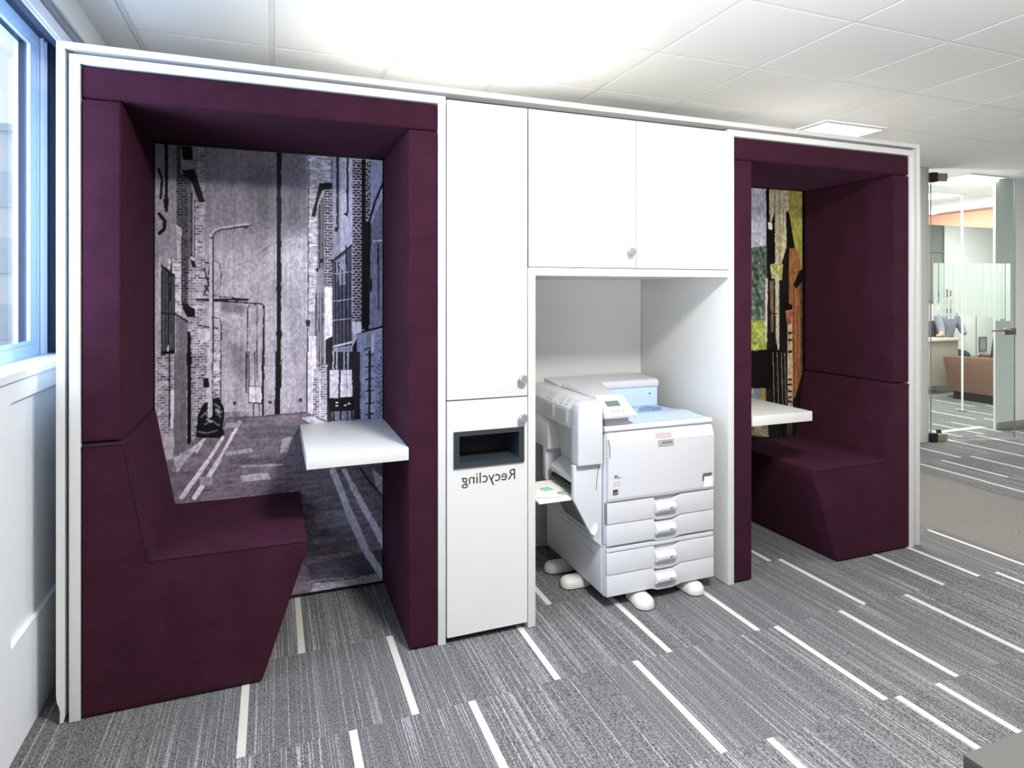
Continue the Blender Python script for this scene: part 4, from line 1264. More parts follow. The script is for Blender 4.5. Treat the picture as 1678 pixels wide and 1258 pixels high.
OPS_B = [
    ('p',(196,196,214),[(1.3122,2.0677),(3.2075,2.1388),(3.2075,1.146),(1.3122,1.1925)],8,0.1,0.1),
    ('p',(98,112,92),[(1.3122,1.6926),(2.9203,1.6954),(2.9203,1.0065),(1.3122,1.0675)],60,0.02,0.03),
    ('p',(40,40,36),[(1.3122,1.105),(2.9203,1.0505),(2.9203,-0.0194),(1.3122,0.1923)],30,0.05,0.05),
    ('l',(120,120,130),0.0033,[(2.7948,2.0182),(2.8868,1.7749)]),
    ('p',(90,104,92),[(2.7548,1.6912),(2.8868,1.7091),(2.9016,1.0877),(2.7548,1.2365)],90,0.016,0.02),
    ('p',(160,172,84),[(2.7548,1.2437),(2.9016,1.2413),(2.9016,1.0438),(2.7548,1.0489)],60,0.014,0.02),
    ('p',(26,24,22),[(2.8923,2.0675),(3.2075,2.0861),(3.2075,0.0931),(2.8923,0.1304)],16,0.01,0.2),
    ('p',(205,196,160),[(2.9128,2.0687),(3.0755,2.0738),(3.0525,1.6987),(2.9954,1.5571),(2.9165,1.5898)],44,0.007,0.3),
    ('l',(80,72,50),0.0044,[(2.9577,2.064),(2.954,1.5933)]),
    ('l',(70,60,44),0.0055,[(2.9954,2.0662),(2.9954,1.5792)]),
    ('l',(90,80,56),0.0033,[(3.0334,2.0684),(3.0239,1.7423)]),
    ('p',(14,12,12),[(2.8868,2.0598),(2.9128,2.0613),(2.9165,1.8125),(2.9577,1.939),(2.9615,1.6052),(2.8923,1.5602)]),
    ('p',(232,232,226),[(2.9016,1.8529),(2.9352,1.8542),(2.9352,1.8102),(2.9091,1.8122)]),
    ('p',(172,164,84),[(3.0678,2.0734),(3.1918,2.0777),(3.1918,1.5369),(3.1005,1.7446),(3.0678,1.9219)],24,0.01,0.1),
    ('p',(22,18,14),[(3.0487,1.9358),(3.0755,1.9222),(3.1217,1.7004),(3.1005,1.6254),(3.0601,1.5504)]),
    ('p',(160,104,64),[(3.0755,1.6993),(3.1333,1.7007),(3.1879,1.5519),(3.1879,0.9063),(3.1295,0.7596),(3.087,0.7026),(3.0716,1.298)],44,0.006,0.3),
    ('p',(110,74,50),[(3.1586,1.5516),(3.1918,1.5369),(3.1918,0.9211),(3.1684,0.8772)],26,0.006,0.2),
    ('l',(60,40,26),0.0044,[(3.114,1.4168),(3.1179,0.7603)]),
    ('l',(70,46,30),0.0033,[(3.145,1.4168),(3.145,0.8484)]),
    ('p',(22,18,16),[(3.1063,1.4586),(3.1606,1.5591),(3.1918,1.567),(3.1918,1.4919),(3.1372,1.4407)]),
    ('p',(188,184,112),[(2.9203,1.5957),(3.0258,1.5915),(3.0144,1.4937),(2.9315,1.502)],40,0.01,0.02),
    ('p',(196,184,160),[(2.9577,1.5198),(2.9954,1.5202),(2.9916,1.0554),(2.969,1.0562)],40,0.006,0.2),
    ('p',(206,192,182),[(2.8793,1.5045),(2.9016,1.5047),(2.8942,1.0952),(2.8831,1.0956)],36,0.006,0.1),
    ('p',(120,96,76),[(2.9165,1.4902),(2.9502,1.4904),(2.9502,1.167),(2.9277,1.1676)],44,0.006,0.1),
    ('l',(16,14,14),0.0076,[(2.9109,1.2851),(2.9765,1.2813)]),
    ('p',(18,16,16),[(3.0334,1.3576),(3.1005,1.3349),(3.1005,1.2976),(3.0372,1.3043)]),
    ('p',(168,100,78),[(3.0448,1.2983),(3.1024,1.3095),(3.1024,1.235),(3.0563,1.2061)],40,0.008,0.02),
    ('p',(206,174,146),[(3.0601,1.2061),(3.0985,1.2232),(3.1024,0.6867),(3.064,0.6892)],30,0.006,0.3),
    ('p',(30,24,20),[(3.064,1.1644),(3.0966,1.1636),(3.0966,1.1502),(3.064,1.151)]),
    ('p',(30,24,20),[(3.064,1.1199),(3.0966,1.119),(3.0966,1.1056),(3.064,1.1065)]),
    ('p',(30,24,20),[(3.064,1.0456),(3.0966,1.0445),(3.0966,1.0311),(3.064,1.0322)]),
    ('p',(30,24,20),[(3.064,0.8674),(3.0966,0.8658),(3.0966,0.8524),(3.064,0.8541)]),
    ('p',(30,24,20),[(3.064,0.8348),(3.0966,0.833),(3.0966,0.8196),(3.064,0.8214)]),
    ('p',(30,24,20),[(3.064,0.7932),(3.0966,0.7913),(3.0966,0.7779),(3.064,0.7798)]),
    ('p',(30,24,20),[(3.064,0.7561),(3.0966,0.7541),(3.0966,0.7407),(3.064,0.7427)]),
    ('p',(30,24,20),[(3.064,0.7264),(3.0966,0.7243),(3.0966,0.7109),(3.064,0.713)]),
    ('p',(10,9,10),[(2.7548,1.0561),(2.9016,1.057),(2.9765,1.0928),(2.9803,1.0602),(2.9315,0.8124),(2.7548,0.8222)]),
    ('l',(150,140,124),0.0044,[(2.9427,1.035),(2.954,0.7112)]),
    ('l',(150,140,124),0.0044,[(2.9765,1.0338),(2.9879,0.709)]),
    ('l',(150,140,124),0.0044,[(3.0106,1.0326),(3.022,0.7068)]),
    ('l',(150,140,124),0.0044,[(3.0372,1.0317),(3.0487,0.7051)]),
    ('p',(122,134,136),[(2.7548,0.8222),(2.8461,0.8172),(2.8461,0.7473),(2.7548,0.753)],40,0.012,0.02),
    ('p',(150,130,84),[(2.8387,0.8176),(2.8868,0.8149),(2.8868,0.7155),(2.8461,0.7182)],40,0.012,0.02),
    ('p',(140,132,104),[(2.7548,0.5942),(2.9016,0.5829),(2.9091,0.5091),(2.7912,0.5262),(2.7548,0.5436)],50,0.01,0.014),
    ('p',(70,60,50),[(3.0525,0.69),(3.1024,0.6867),(3.0985,0.4337),(3.064,0.4368)],30,0.006,0.1),
]
#@@M1
def run_ops(cv, ops):
    for op in ops:
        k = op[0]
        if k == 'p':
            cv.poly(op[1], op[2], *op[3:])
        elif k == 's':
            cv.soft(op[1], op[2], *op[3:])
        elif k == 'b':
            cv.brick(op[1], op[2], op[3], *op[4:])
        else:
            cv.line(op[1], op[2], op[3])


YM = 0.613
cv = Canvas(-0.472, 0.499, 0.018, 2.058, 0.003)
run_ops(cv, OPS_A)
blot = cv.vnoise(0.16, 0.2, 4) - 0.5
grain = cv.vnoise(0.009, 0.012, 2) - 0.5
streak = cv.vnoise(0.010, 0.30, 3) - 0.5                    # rain streaks down the walls
wallm = (cv.Z0 > 0.80)[..., None]
cv.img = cv.img * (1 + 0.16 * blot[..., None] + 0.34 * grain[..., None] + np.where(wallm, 0.22, 0.0) * streak[..., None])
cv.img = np.clip((cv.img - 128) * 1.12 + 128, 0, 255)
mural_a = thing('alley_mural', 'black and white printed mural of a brick back alley in the left booth', 'mural', (0.014, YM, 0.018))
bobj('mural_board', (-0.472, 0.499, YM + 0.001, YM + 0.012, 0.018, 2.058), 'black', mural_a)
cv.build('printed_face', YM, mural_a)

YM2 = 0.637
cv = Canvas(2.208, 3.183, 0.30, 2.064, 0.004)
run_ops(cv, OPS_B)
grain = cv.vnoise(0.012, 0.02, 2) - 0.5
cv.img = np.clip(cv.img * (1 + 0.5 * grain[..., None]), 0, 255)
mural_b = thing('timber_mural', 'colour printed mural of weathered timbers and foliage in the right booth', 'mural', (2.7, YM2, 0.30))
bobj('mural_board', (2.208, 3.183, YM2 + 0.001, YM2 + 0.012, 0.018, 2.064), 'black', mural_b)
cv.build('printed_face', YM2, mural_b)

# ------------------------------------------------------------------ booths
def booth(name, label, xo0, xi0, pi0, pi1, xi1, xo1, yb, bench_side, zs=2.066):
    """frame outer/inner x, padding inner x on each side"""
    t = thing(name, label, 'booth', ((xo0 + xo1) / 2, 0.35, 0), 'upholstered booths')
    bobj('frame_upright', (xo0, xi0, -0.004, 0.78, 0.002, 2.175), 'white', t, 0.0015)
    bobj('frame_upright', (xi1, xo1, -0.004, 0.78, 0.002, 2.175), 'white', t, 0.0015)
    bobj('frame_head', (xo0, xo1, -0.004, 0.78, 2.1755, 2.206), 'white', t, 0.0015)
    bobj('back_panel', (xi0, xi1, yb + 0.02, yb + 0.04, 0.002, 2.174), 'black', t)
    g = 0.0015
    top = bobj('head_pad', (xi0 + g, xi1 - g, 0.002, yb, zs, 2.172), 'purple', t, 0.012, seg=3)
    zl = 0.918 if bench_side == 'left' else 0.006
    zr = 0.918 if bench_side == 'right' else 0.006
    bobj('side_pad', (xi0 + g, pi0, 0.0, yb, zl, zs - 0.003), 'purple', t, 0.012, seg=3)
    bobj('side_pad', (pi1, xi1 - g, 0.0, yb, zr, zs - 0.003), 'purple', t, 0.012, seg=3)
    return t


booth('upholstered_booth', 'larger booth at the left, plum padding in a white frame around the alley mural',
      -0.6255, -0.594, -0.475, 0.502, 0.620, 0.651, 0.600, 'left')
booth('upholstered_booth', 'narrower booth at the right end, plum padding in a white frame around the timber mural',
      2.056, 2.090, 2.205, 3.186, 3.301, 3.335, 0.624, 'right')


def bench(label, prof, y0, y1, edges, loc, piping):
    t = thing('booth_bench', label, 'bench', loc, 'plum booth benches')
    b = bmesh.new()
    prism(b, prof, 'y', y0, y1, 0.012, 3)
    obj('upholstered_body', b, 'purple', t, True)
    b = bmesh.new()
    for p in piping:
        path_tube(b, p, 0.0022, 6)
    obj('piping', b, 'piping', t, True)
    return t


P = [(-0.592, 0.006), (-0.034, 0.006), (0.122, 0.462), (0.120, 0.500), (-0.392, 0.503), (-0.466, 0.914), (-0.592, 0.914)]
yo = -0.003
bench('plum seat facing right in the left booth, its front end raked', P, -0.002, 0.604, None, (-0.25, 0.3, 0),
      [[(-0.590, yo, 0.906), (-0.471, yo, 0.906), (-0.397, yo, 0.498), (0.119, yo, 0.494)],
       [(-0.468, 0.003, 0.914), (-0.468, 0.60, 0.914)], [(-0.394, 0.006, 0.506), (-0.394, 0.60, 0.506)]])
P = [(3.299, 0.006), (2.764, 0.006), (2.600, 0.462), (2.602, 0.500), (3.111, 0.503), (3.180, 0.914), (3.299, 0.914)]
bench('plum seat facing left in the right booth, below the white table end', P, -0.002, 0.626, None, (3.0, 0.3, 0),
      [[(3.297, yo, 0.906), (3.184, yo, 0.906), (3.116, yo, 0.498), (2.603, yo, 0.494)]])

for lab, x0, x1, yb, side in (('white booth table top fixed to the right side pad of the left booth', 0.118, 0.5015, 0.608, 1),
                              ('white booth table top fixed to the left side pad of the right booth', 2.2055, 2.592, 0.632, -1)):
    t = thing('booth_table', lab, 'table', ((x0 + x1) / 2, 0.3, 0.752), 'white booth tables')
    bobj('table_top', (x0, x1, -0.001, yb, 0.757, 0.806), 'white', t, 0.002)
    xs = x1 - 0.03 if side > 0 else x0
    bobj('wall_bracket', (xs, xs + 0.03, 0.28, 0.50, 0.735, 0.7565), 'white', t, 0.002)

# ------------------------------------------------------------------ cabinets in the middle
def knob(x, z, parent, y=-0.012):
    b = bmesh.new()
    lathe(b, [(0.008, 0.0), (0.008, 0.012), (0.0175, 0.014), (0.0185, 0.019), (0.0185, 0.028), (0.016, 0.031)], (x, y, z), 'y', 24)
    return obj('knob', b, 'knob', parent, True)


tall = thing('recycling_cabinet', 'tall narrow white cabinet with a recycling slot in its lower door', 'cabinet', (0.83, 0.4, 0))
b = bmesh.new()
box(b, 0.6525, 0.668, 0.030, 0.78, 0.04, 2.20)
box(b, 0.99, 1.004, 0.030, 0.78, 0.04, 2.20)
box(b, 0.668, 0.99, 0.76, 0.78, 0.04, 2.20)
box(b, 0.668, 0.99, 0.030, 0.76, 2.185, 2.20)
box(b, 0.668, 0.99, 0.030, 0.76, 0.965, 0.995)
box(b, 0.668, 0.99, 0.030, 0.76, 0.04, 0.055)
obj('carcass', b, 'white', tall)
bobj('plinth', (0.655, 1.003, 0.03, 0.05, 0.002, 0.039), 'black', tall)
dr = bobj('upper_door', (0.655, 1.0025, -0.012, 0.006, 0.984, 2.192), 'white', tall, 0.0015)
knob(0.977, 1.056, dr)
b = bmesh.new()                                   # lower door with the slot cut through
xa, xb, xc, xd = 0.655, 0.690, 0.975, 1.0025
za, zb, zc, zd = 0.030, 0.716, 0.848, 0.979
for q in ((xa, xb, za, zd), (xc, xd, za, zd), (xb, xc, za, zb), (xb, xc, zc, zd)):
    box(b, q[0], q[1], -0.012, 0.006, q[2], q[3])
dr = obj('lower_door', b, 'white', tall)
knob(0.977, 0.894, dr)
b = bmesh.new()
fx0, fx1, fz0, fz1 = 0.681, 0.985, 0.709, 0.855
ox0, ox1, oz0, oz1 = 0.703, 0.962, 0.729, 0.837
for q in ((fx0, ox0, fz0, fz1), (ox1, fx1, fz0, fz1), (ox0, ox1, fz0, oz0), (ox0, ox1, oz1, fz1)):
    box(b, q[0], q[1], -0.021, -0.0125, q[2], q[3])
t2 = obj('slot_frame', b, 'slate', tall)
b = bmesh.new()
for q in ((ox0 - .004, ox0, oz0, oz1), (ox1, ox1 + .004, oz0, oz1), (ox0, ox1, oz0 - .004, oz0), (ox0, ox1, oz1, oz1 + .004)):
    box(b, q[0], q[1], -0.012, 0.12, q[2], q[3])
obj('slot_liner', b, 'slate', tall)
bobj('dark_slot_back', (ox0, ox1, 0.12, 0.13, oz0 - 0.03, oz1 + 0.03), 'black', tall)  # black sheet standing in for the dark inside of the slot
# lettering, mirrored as it stands
cu = bpy.data.curves.new('lettering', 'FONT')
cu.body = 'Recycling'
cu.size = 0.062
cu.align_x = 'CENTER'
cu.extrude = 0.0004
tmp = bpy.data.objects.new('tmp_text', cu)
COL.objects.link(tmp)
bpy.context.view_layer.update()
tm = bpy.data.meshes.new_from_object(tmp.evaluated_get(bpy.context.evaluated_depsgraph_get()))
bpy.data.objects.remove(tmp)
xs = [v.co.x for v in tm.vertices]
sc_x = 0.232 / (max(xs) - min(xs))
mid = (max(xs) + min(xs)) / 2
for v in tm.vertices:
    v.co = Vector((0.831 - (v.co.x - mid) * sc_x, -0.0126 + v.co.z * 0.5, 0.6385 + v.co.y * sc_x)) - tall.location
tm.flip_normals()
tm.name = 'lettering'
tm.materials.clear()
tm.materials.append(M['ink'])
o = bpy.data.objects.new('lettering', tm)
COL.objects.link(o)
o.parent = tall
o['label'] = 'dark mirrored lettering reading Recycling'

over = thing('overhead_cabinet', 'wide white overhead cabinet with two doors above the printer', 'cabinet', (1.53, 0.4, 1.525))
b = bmesh.new()
box(b, 1.0065, 1.022, 0.030, 0.78, 1.526, 2.20)
box(b, 2.038, 2.0545, 0.030, 0.78, 1.526, 2.20)
box(b, 1.022, 2.038, 0.030, 0.78, 1.526, 1.542)
box(b, 1.022, 2.038, 0.030, 0.78, 2.185, 2.20)
box(b, 1.022, 2.038, 0.76, 0.78, 1.542, 2.185)
obj('carcass', b, 'white', over)
dr = bobj('door', (1.0085, 1.5335, -0.012, 0.006, 1.5265, 2.192), 'white', over, 0.0015)
knob(1.499, 1.600, dr)
bobj('door', (1.5375, 2.0535, -0.012, 0.006, 1.5265, 2.192), 'white', over, 0.0015)

nook = thing('printer_alcove', 'white open alcove housing the printer below the overhead cabinet', 'alcove', (1.53, 0.4, 0))
bobj('side_panel', (1.0065, 1.0405, -0.010, 0.78, 0.003, 1.489), 'white', nook, 0.0012)
bobj('header_panel', (1.0065, 2.0545, -0.010, 0.78, 1.4895, 1.5235), 'white', nook, 0.0012)
bobj('back_panel', (1.041, 2.0545, 0.76, 0.778, 0.003, 1.489), 'white', nook)
bobj('skirting', (1.042, 2.053, 0.745, 0.7595, 0.003, 0.05), 'white', nook)

# ------------------------------------------------------------------ printer
pr = thing('printer', 'large white floor standing office printer with four paper drawers in the alcove', 'printer', (1.67, 0.33, 0))
XA, XB = 1.383, 1.967
# lower body
b = bmesh.new()
box(b, XA + 0.002, XB - 0.002, 0.012, 0.64, 0.056, 0.285, 0.004)
obj('lower_body', b, 'pwhite', pr, True)
b = bmesh.new()
prism(b, [(0.035, 0.07), (0.62, 0.07), (0.62, 0.262), (0.035, 0.262)], 'x', XA - 0.0015, XA + 0.004, 0.003)
sp = obj('side_panel', b, 'pwhite', pr, True)
bobj('side_mark', (XA - 0.0026, XA - 0.0016, 0.10, 0.17, 0.215, 0.222), 'pshade', sp)
bobj('side_mark', (XA - 0.0026, XA - 0.0016, 0.56, 0.575, 0.225, 0.24), 'pshade', sp)
b = bmesh.new()
box(b, XA + 0.002, XB - 0.002, 0.012, 0.64, 0.288, 0.80, 0.004)
obj('upper_body', b, 'pwhite', pr, True)
bobj('underside', (XA + 0.03, XB - 0.03, 0.06, 0.60, 0.03, 0.055), 'black', pr)
for x in (1.45, 1.90):
    for y in (0.12, 0.55):
        b = bmesh.new()
        tube(b, (x - 0.012, y, 0.0225), (x + 0.012, y, 0.0225), 0.022, n=18)
        obj('castor', b, 'black', pr, True)
# drawers: fronts with a finger notch in the upper edge
def drawer(z0, z1, x0=XA + 0.006, x1=XB, wave=0.018):
    h0, h1 = 1.632, 1.752
    n = z1 - wave
    dn_ = z0 - 0.011
    pts = [(x0, z0), (h0 - 0.012, z0), (h0 + 0.02, dn_), (h1 - 0.02, dn_), (h1 + 0.03, z0), (x1, z0), (x1, z1), (h1 + 0.03, z1), (h1 - 0.015, n), (h0 + 0.004, n), (h0, z1), (x0, z1)]
    d = pobj('drawer', pts, 'y', -0.006, 0.011, 'pwhite', pr, 0.0018)
    zc = n - 0.034
    b = bmesh.new()
    prism(b, [(-0.0065, zc - 0.020), (-0.0065, zc + 0.028), (-0.020, zc + 0.026), (-0.034, zc + 0.012), (-0.034, zc - 0.004), (-0.022, zc - 0.018)], 'x', h0 + 0.003, h1 - 0.012, 0.005, 3)
    hd = obj('handle', b, 'pwhite', d, True)
    b = bmesh.new()
    box(b, h1 - 0.05, h1 - 0.036, -0.0352, -0.0335, zc + 0.002, zc + 0.007)
    obj('size_tab', b, 'marks', hd)
    b = bmesh.new()
    box(b, h0 + 0.002, h1 - 0.012, 0.0115, 0.0119, n - 0.002, z1)
    obj('finger_recess', b, 'pshade', d)  # grey sheet behind the notch, recess shade put into its colour
    return d


drawer(0.384, 0.478)
drawer(0.288, 0.380, XA + 0.004)
drawer(0.158, 0.254, XA + 0.004)
drawer(0.062, 0.154, XA + 0.004)
bobj('divider_strip', (XA + 0.004, XB - 0.001, -0.004, 0.011, 0.2585, 0.2745), 'pwhite', pr, 0.0015)
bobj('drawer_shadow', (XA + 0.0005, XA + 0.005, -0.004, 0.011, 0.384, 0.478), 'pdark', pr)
# front door with rounded top
b = bmesh.new()
prism(b, [(0.011, 0.484), (-0.010, 0.484), (-0.014, 0.50), (-0.014, 0.742), (-0.008, 0.758), (0.004, 0.785), (0.011, 0.790)], 'x', XA + 0.008, XB - 0.003, 0.003, 2)
fd = obj('front_door', b, 'pwhite', pr, True)
b = bmesh.new()
prism(b, [(-0.0145, 0.712), (-0.0165, 0.712), (-0.0165, 0.741), (-0.0145, 0.741)], 'x', 1.650, 1.732, 0.0)
bd = obj('badge', b, 'logo', fd)
b = bmesh.new()
for k, w in enumerate((0.006, 0.004, 0.007, 0.005, 0.006, 0.004)):
    box(b, 1.672 + k * 0.009, 1.672 + k * 0.009 + w, -0.0172, -0.0166, 0.723 + 0.001 * (k % 2), 0.732)
obj('badge_lettering', b, 'marks', bd)
b = bmesh.new()
for z0, z1, off in ((0.750, 0.756, -0.0136), (0.760, 0.7645, -0.0098), (0.768, 0.772, -0.0062)):
    prism(b, [(off + 0.001, z0), (off - 0.0008, z0), (off + 0.0012, z1), (off + 0.003, z1)], 'x', 1.640, 1.725, 0)
obj('catch_rib', b, 'redink', fd)
b = bmesh.new()                                              # sticker right: white tag with dark bracket
box(b, 1.905, 1.952, -0.0152, -0.0143, 0.497, 0.545)
st = obj('white_tag', b, 'paper', fd)
b = bmesh.new()
box(b, 1.898, 1.945, -0.0158, -0.0153, 0.548, 0.563)
box(b, 1.896, 1.904, -0.0158, -0.0143, 0.527, 0.552)
box(b, 1.936, 1.950, -0.0163, -0.0159, 0.553, 0.564)
obj('tag_bracket', b, 'marks', st)
b = bmesh.new()
for (x0, x1, z0, z1) in ((1.421, 1.426, 0.588, 0.604), (1.426, 1.432, 0.594, 0.600), (1.432, 1.437, 0.588, 0.604), (1.441, 1.452, 0.588, 0.592)):
    box(b, x0, x1, -0.0148, -0.0143, z0, z1)
obj('door_mark', b, 'marks', fd)
b = bmesh.new()
for (x0, x1, z0, z1) in ((1.418, 1.432, 0.556, 0.559), (1.418, 1.421, 0.556, 0.572), (1.418, 1.432, 0.569, 0.572), (1.438, 1.452, 0.556, 0.559), (1.438, 1.441, 0.556, 0.572), (1.438, 1.452, 0.569, 0.572)):
    box(b, x0, x1, -0.0148, -0.0143, z0, z1)
obj('door_mark', b, 'redink', fd)
b = bmesh.new()
box(b, 1.413, 1.438, -0.0149, -0.0143, 0.515, 0.539)
mk = obj('dark_label', b, 'ink', fd)
b = bmesh.new()
box(b, 1.416, 1.434, -0.0153, -0.01495, 0.5185, 0.522)
box(b, 1.420, 1.435, -0.0153, -0.01495, 0.526, 0.529)
obj('label_bar', b, 'logo', mk)
b = bmesh.new()
path_tube(b, [(1.3925, -0.0125, 0.765), (1.3925, -0.0165, 0.742), (1.396, -0.0165, 0.735), (1.396, -0.0165, 0.69), (1.3935, -0.0165, 0.683)], 0.0018, 6)
obj('door_latch', b, 'marks', fd, True)
# top: output tray, rim, rear ridge, control-panel ridge
b = bmesh.new()
prism(b, [(0.004, 0.793), (-0.002, 0.800), (0.000, 0.812), (0.012, 0.818), (0.055, 0.815), (0.055, 0.801), (0.02, 0.793)], 'x', XA - 0.002, XB - 0.002, 0.002)
obj('top_rim', b, 'pwhite', pr, True)
b = bmesh.new()
prism(b, [(0.0555, 0.802), (0.0555, 0.814), (0.20, 0.822), (0.33, 0.806), (0.455, 0.800), (0.455, 0.7995)], 'x', 1.56, XB - 0.004, 0.0)
tray = obj('output_tray', b, 'pblue', pr)
b = bmesh.new()
prism(b, [(1.735, 0.285), (1.795, 0.255), (1.865, 0.275), (1.80, 0.315)], 'z', 0.812, 0.830)
obj('tray_stop', b, 'pblued', tray)
b = bmesh.new()
box(b, 1.375, XB - 0.002, 0.458, 0.655, 0.801, 0.905, 0.004)
rb_ = obj('rear_block', b, 'pblue', pr, True)
b = bmesh.new()
tube(b, (1.915, 0.4585, 0.868), (1.915, 0.454, 0.868), 0.006, n=12)
obj('screw_cap', b, 'pblued', rb_, True)
b = bmesh.new()
prism(b, [(0.452, 0.906), (0.450, 0.928), (0.462, 0.944), (0.655, 0.955), (0.655, 0.906)], 'x', 1.375, XB + 0.002, 0.004)
obj('rear_lid', b, 'pwhite', pr, True)
# ridge on the left carrying the control panel: rear part wider than the front
def loft(bm, rows):
    R = [[bm.verts.new(p) for p in r] for r in rows]
    n = len(R[0])
    for a, c in zip(R[:-1], R[1:]):
        for i in range(n):
            bm.faces.new((a[i], a[(i + 1) % n], c[(i + 1) % n], c[i]))
    bm.faces.new(R[0])
    bm.faces.new(R[-1])
    bmesh.ops.recalc_face_normals(bm, faces=bm.faces[:])


b = bmesh.new()
rows = []
for (y, xr, zt, zb_) in ((0.10, 1.520, 0.944, 0.81), (0.17, 1.545, 0.949, 0.81), (0.30, 1.585, 0.953, 0.81), (0.40, 1.615, 0.953, 0.81), (0.4495, 1.640, 0.951, 0.81)):
    rows.append([(1.374, y, zb_), (1.374, y, zt - 0.012), (1.384, y, zt), (xr - 0.05, y, zt), (xr - 0.02, y, zt - 0.012), (xr, y, zb_ + 0.005 if y < 0.2 else zt - 0.04)])
for r in rows:
    r[-1] = (r[-1][0], r[-1][1], 0.81)
loft(b, rows)
obj('left_ridge', b, 'pwhite', pr, True)
b = bmesh.new()
rows = []
prof = [(0.099, 0.862), (0.099, 0.944), (0.085, 0.943), (-0.024, 0.872), (-0.026, 0.862), (-0.016, 0.855), (0.02, 0.852)]
loft(b, [[(1.374 + 0.001 * (i == 0), y, z) for (y, z) in prof] if i == 0 else [(1.520 + (0.014 if y < 0.05 else 0.0), y, z) for (y, z) in prof] for i in range(2)])
bmesh.ops.bevel(b, geom=b.edges[:], offset=0.004, segments=2, affect='EDGES')
cp = obj('control_panel', b, 'pwhite', pr, True)
bobj('panel_neck', (1.390, 1.515, 0.02, 0.0985, 0.819, 0.851), 'pshade', pr, 0.003)
# things on the sloping panel face: direction down the slope
sl = Vector((0, -0.109, -0.071)).normalized()
nrm = Vector((0, -0.071, 0.109)).normalized()
def onpanel(bm, x0, x1, s0, s1, h):
    o0 = Vector((0, 0.085, 0.943))
    vs = []
    for hh in (0.0002, h):
        for (x, s) in ((x0, s0), (x1, s0), (x1, s1), (x0, s1)):
            vs.append(bm.verts.new(o0 + sl * s + nrm * hh + Vector((x, 0, 0))))
    for q in ((3, 2, 1, 0), (4, 5, 6, 7), (0, 1, 5, 4), (1, 2, 6, 5), (2, 3, 7, 6), (3, 0, 4, 7)):
        bm.faces.new([vs[i] for i in q])
b = bmesh.new()
onpanel(b, 1.402, 1.480, 0.022, 0.078, 0.0012)
sb_ = obj('screen_bezel', b, 'lcdtop', cp)
b = bmesh.new()
onpanel(b, 1.407, 1.475, 0.040, 0.074, 0.0020)
obj('screen', b, 'lcd', sb_)
for k, (x, s_) in enumerate(((1.420, 0.104), (1.446, 0.104), (1.472, 0.104), (1.497, 0.030), (1.502, 0.062), (1.388, 0.052), (1.388, 0.078))):
    b = bmesh.new()
    r = 0.0055 if k != 4 else 0.010
    onpanel(b, x - r, x + r, s_ - r * 0.8, s_ + r * 0.8, 0.003)
    obj('button', b, 'logo' if k < 3 else 'pshade', cp)
# left unit with vents
LX0, LX1 = 1.250, 1.371
b = bmesh.new()
prism(b, [(LX0, 0.655), (LX1, 0.655), (LX1, 0.936), (LX0 + 0.03, 0.936), (LX0 + 0.006, 0.918), (LX0, 0.895)], 'y', 0.0, 0.075, 0.006, 3)
lu = obj('left_cover', b, 'pwhite', pr, True)
b = bmesh.new()
prism(b, [(LX0 + 0.003, 0.805), (LX1, 0.805), (LX1, 0.935), (LX0 + 0.045, 0.934), (LX0 + 0.003, 0.892)], 'y', 0.0755, 0.62, 0.004, 2)
lv = obj('vent_housing', b, 'pwhite', pr, True)
for (y0, y1) in ((0.12, 0.235), (0.265, 0.39)):
    b = bmesh.new()
    box(b, LX0 + 0.0015, LX0 + 0.0029, y0, y1, 0.822, 0.884)
    vp = obj('vent_panel', b, 'pshade', lv)
    b = bmesh.new()
    for k in range(8):
        z = 0.826 + k * 0.0072
        box(b, LX0 - 0.0005, LX0 + 0.0014, y0 + 0.004, y1 - 0.004, z, z + 0.0036)
    g_ = obj('vent_slat', b, 'pwhite', vp)
    g_['kind'] = 'stuff'
for (y0, y1) in ((0.13, 0.165), (0.185, 0.215), (0.29, 0.38)):
    b = bmesh.new()                                          # small vents on the sloped shoulder
    prism(b, [(LX0 + 0.010, 0.8995), (LX0 + 0.036, 0.9255), (LX0 + 0.035, 0.9275), (LX0 + 0.009, 0.9015)], 'y', y0, y1)
    obj('shoulder_vent', b, 'pshade', lv)
b = bmesh.new()                                              # front bracket of the bypass unit, raked below
prism(b, [(1.238, 0.652), (1.240, 0.500), (1.343, 0.308), (1.372, 0.285), (1.381, 0.285), (1.381, 0.652)], 'y', 0.028, 0.052, 0.003)
fbk = obj('bypass_bracket', b, 'pwhite', pr, True)
b = bmesh.new()
prism(b, [(1.325, 0.345), (1.352, 0.385), (1.352, 0.360), (1.338, 0.335)], 'y', 0.016, 0.0275)
obj('bracket_lug', b, 'paper', fbk)
b = bmesh.new()
path_tube(b, [(1.366, 0.0265, 0.645), (1.357, 0.0265, 0.60), (1.353, 0.0265, 0.56), (1.352, 0.0265, 0.535)], 0.0016, 6)
obj('cable_line', b, 'marks', fbk, True)
b = bmesh.new()
prism(b, [(1.256, 0.652), (1.258, 0.500), (1.345, 0.33), (1.381, 0.30), (1.381, 0.652)], 'y', 0.37, 0.40, 0.002)
prism(b, [(1.256, 0.804), (1.256, 0.652), (1.381, 0.652), (1.381, 0.804)], 'y', 0.34, 0.60, 0.002)
obj('rear_bracket', b, 'pwhite', pr, True)
b = bmesh.new()
prism(b, [(1.300, 0.803), (1.345, 0.50), (1.378, 0.50), (1.378, 0.803)], 'y', 0.0765, 0.338)
obj('fuser_door', b, 'pshade', pr)
b = bmesh.new()
prism(b, [(1.268, 0.490), (1.365, 0.322), (1.378, 0.325), (1.378, 0.49)], 'y', 0.054, 0.368)
obj('bypass_underside', b, 'pdark', pr)  # dark grey paints in the shade below the bypass cover
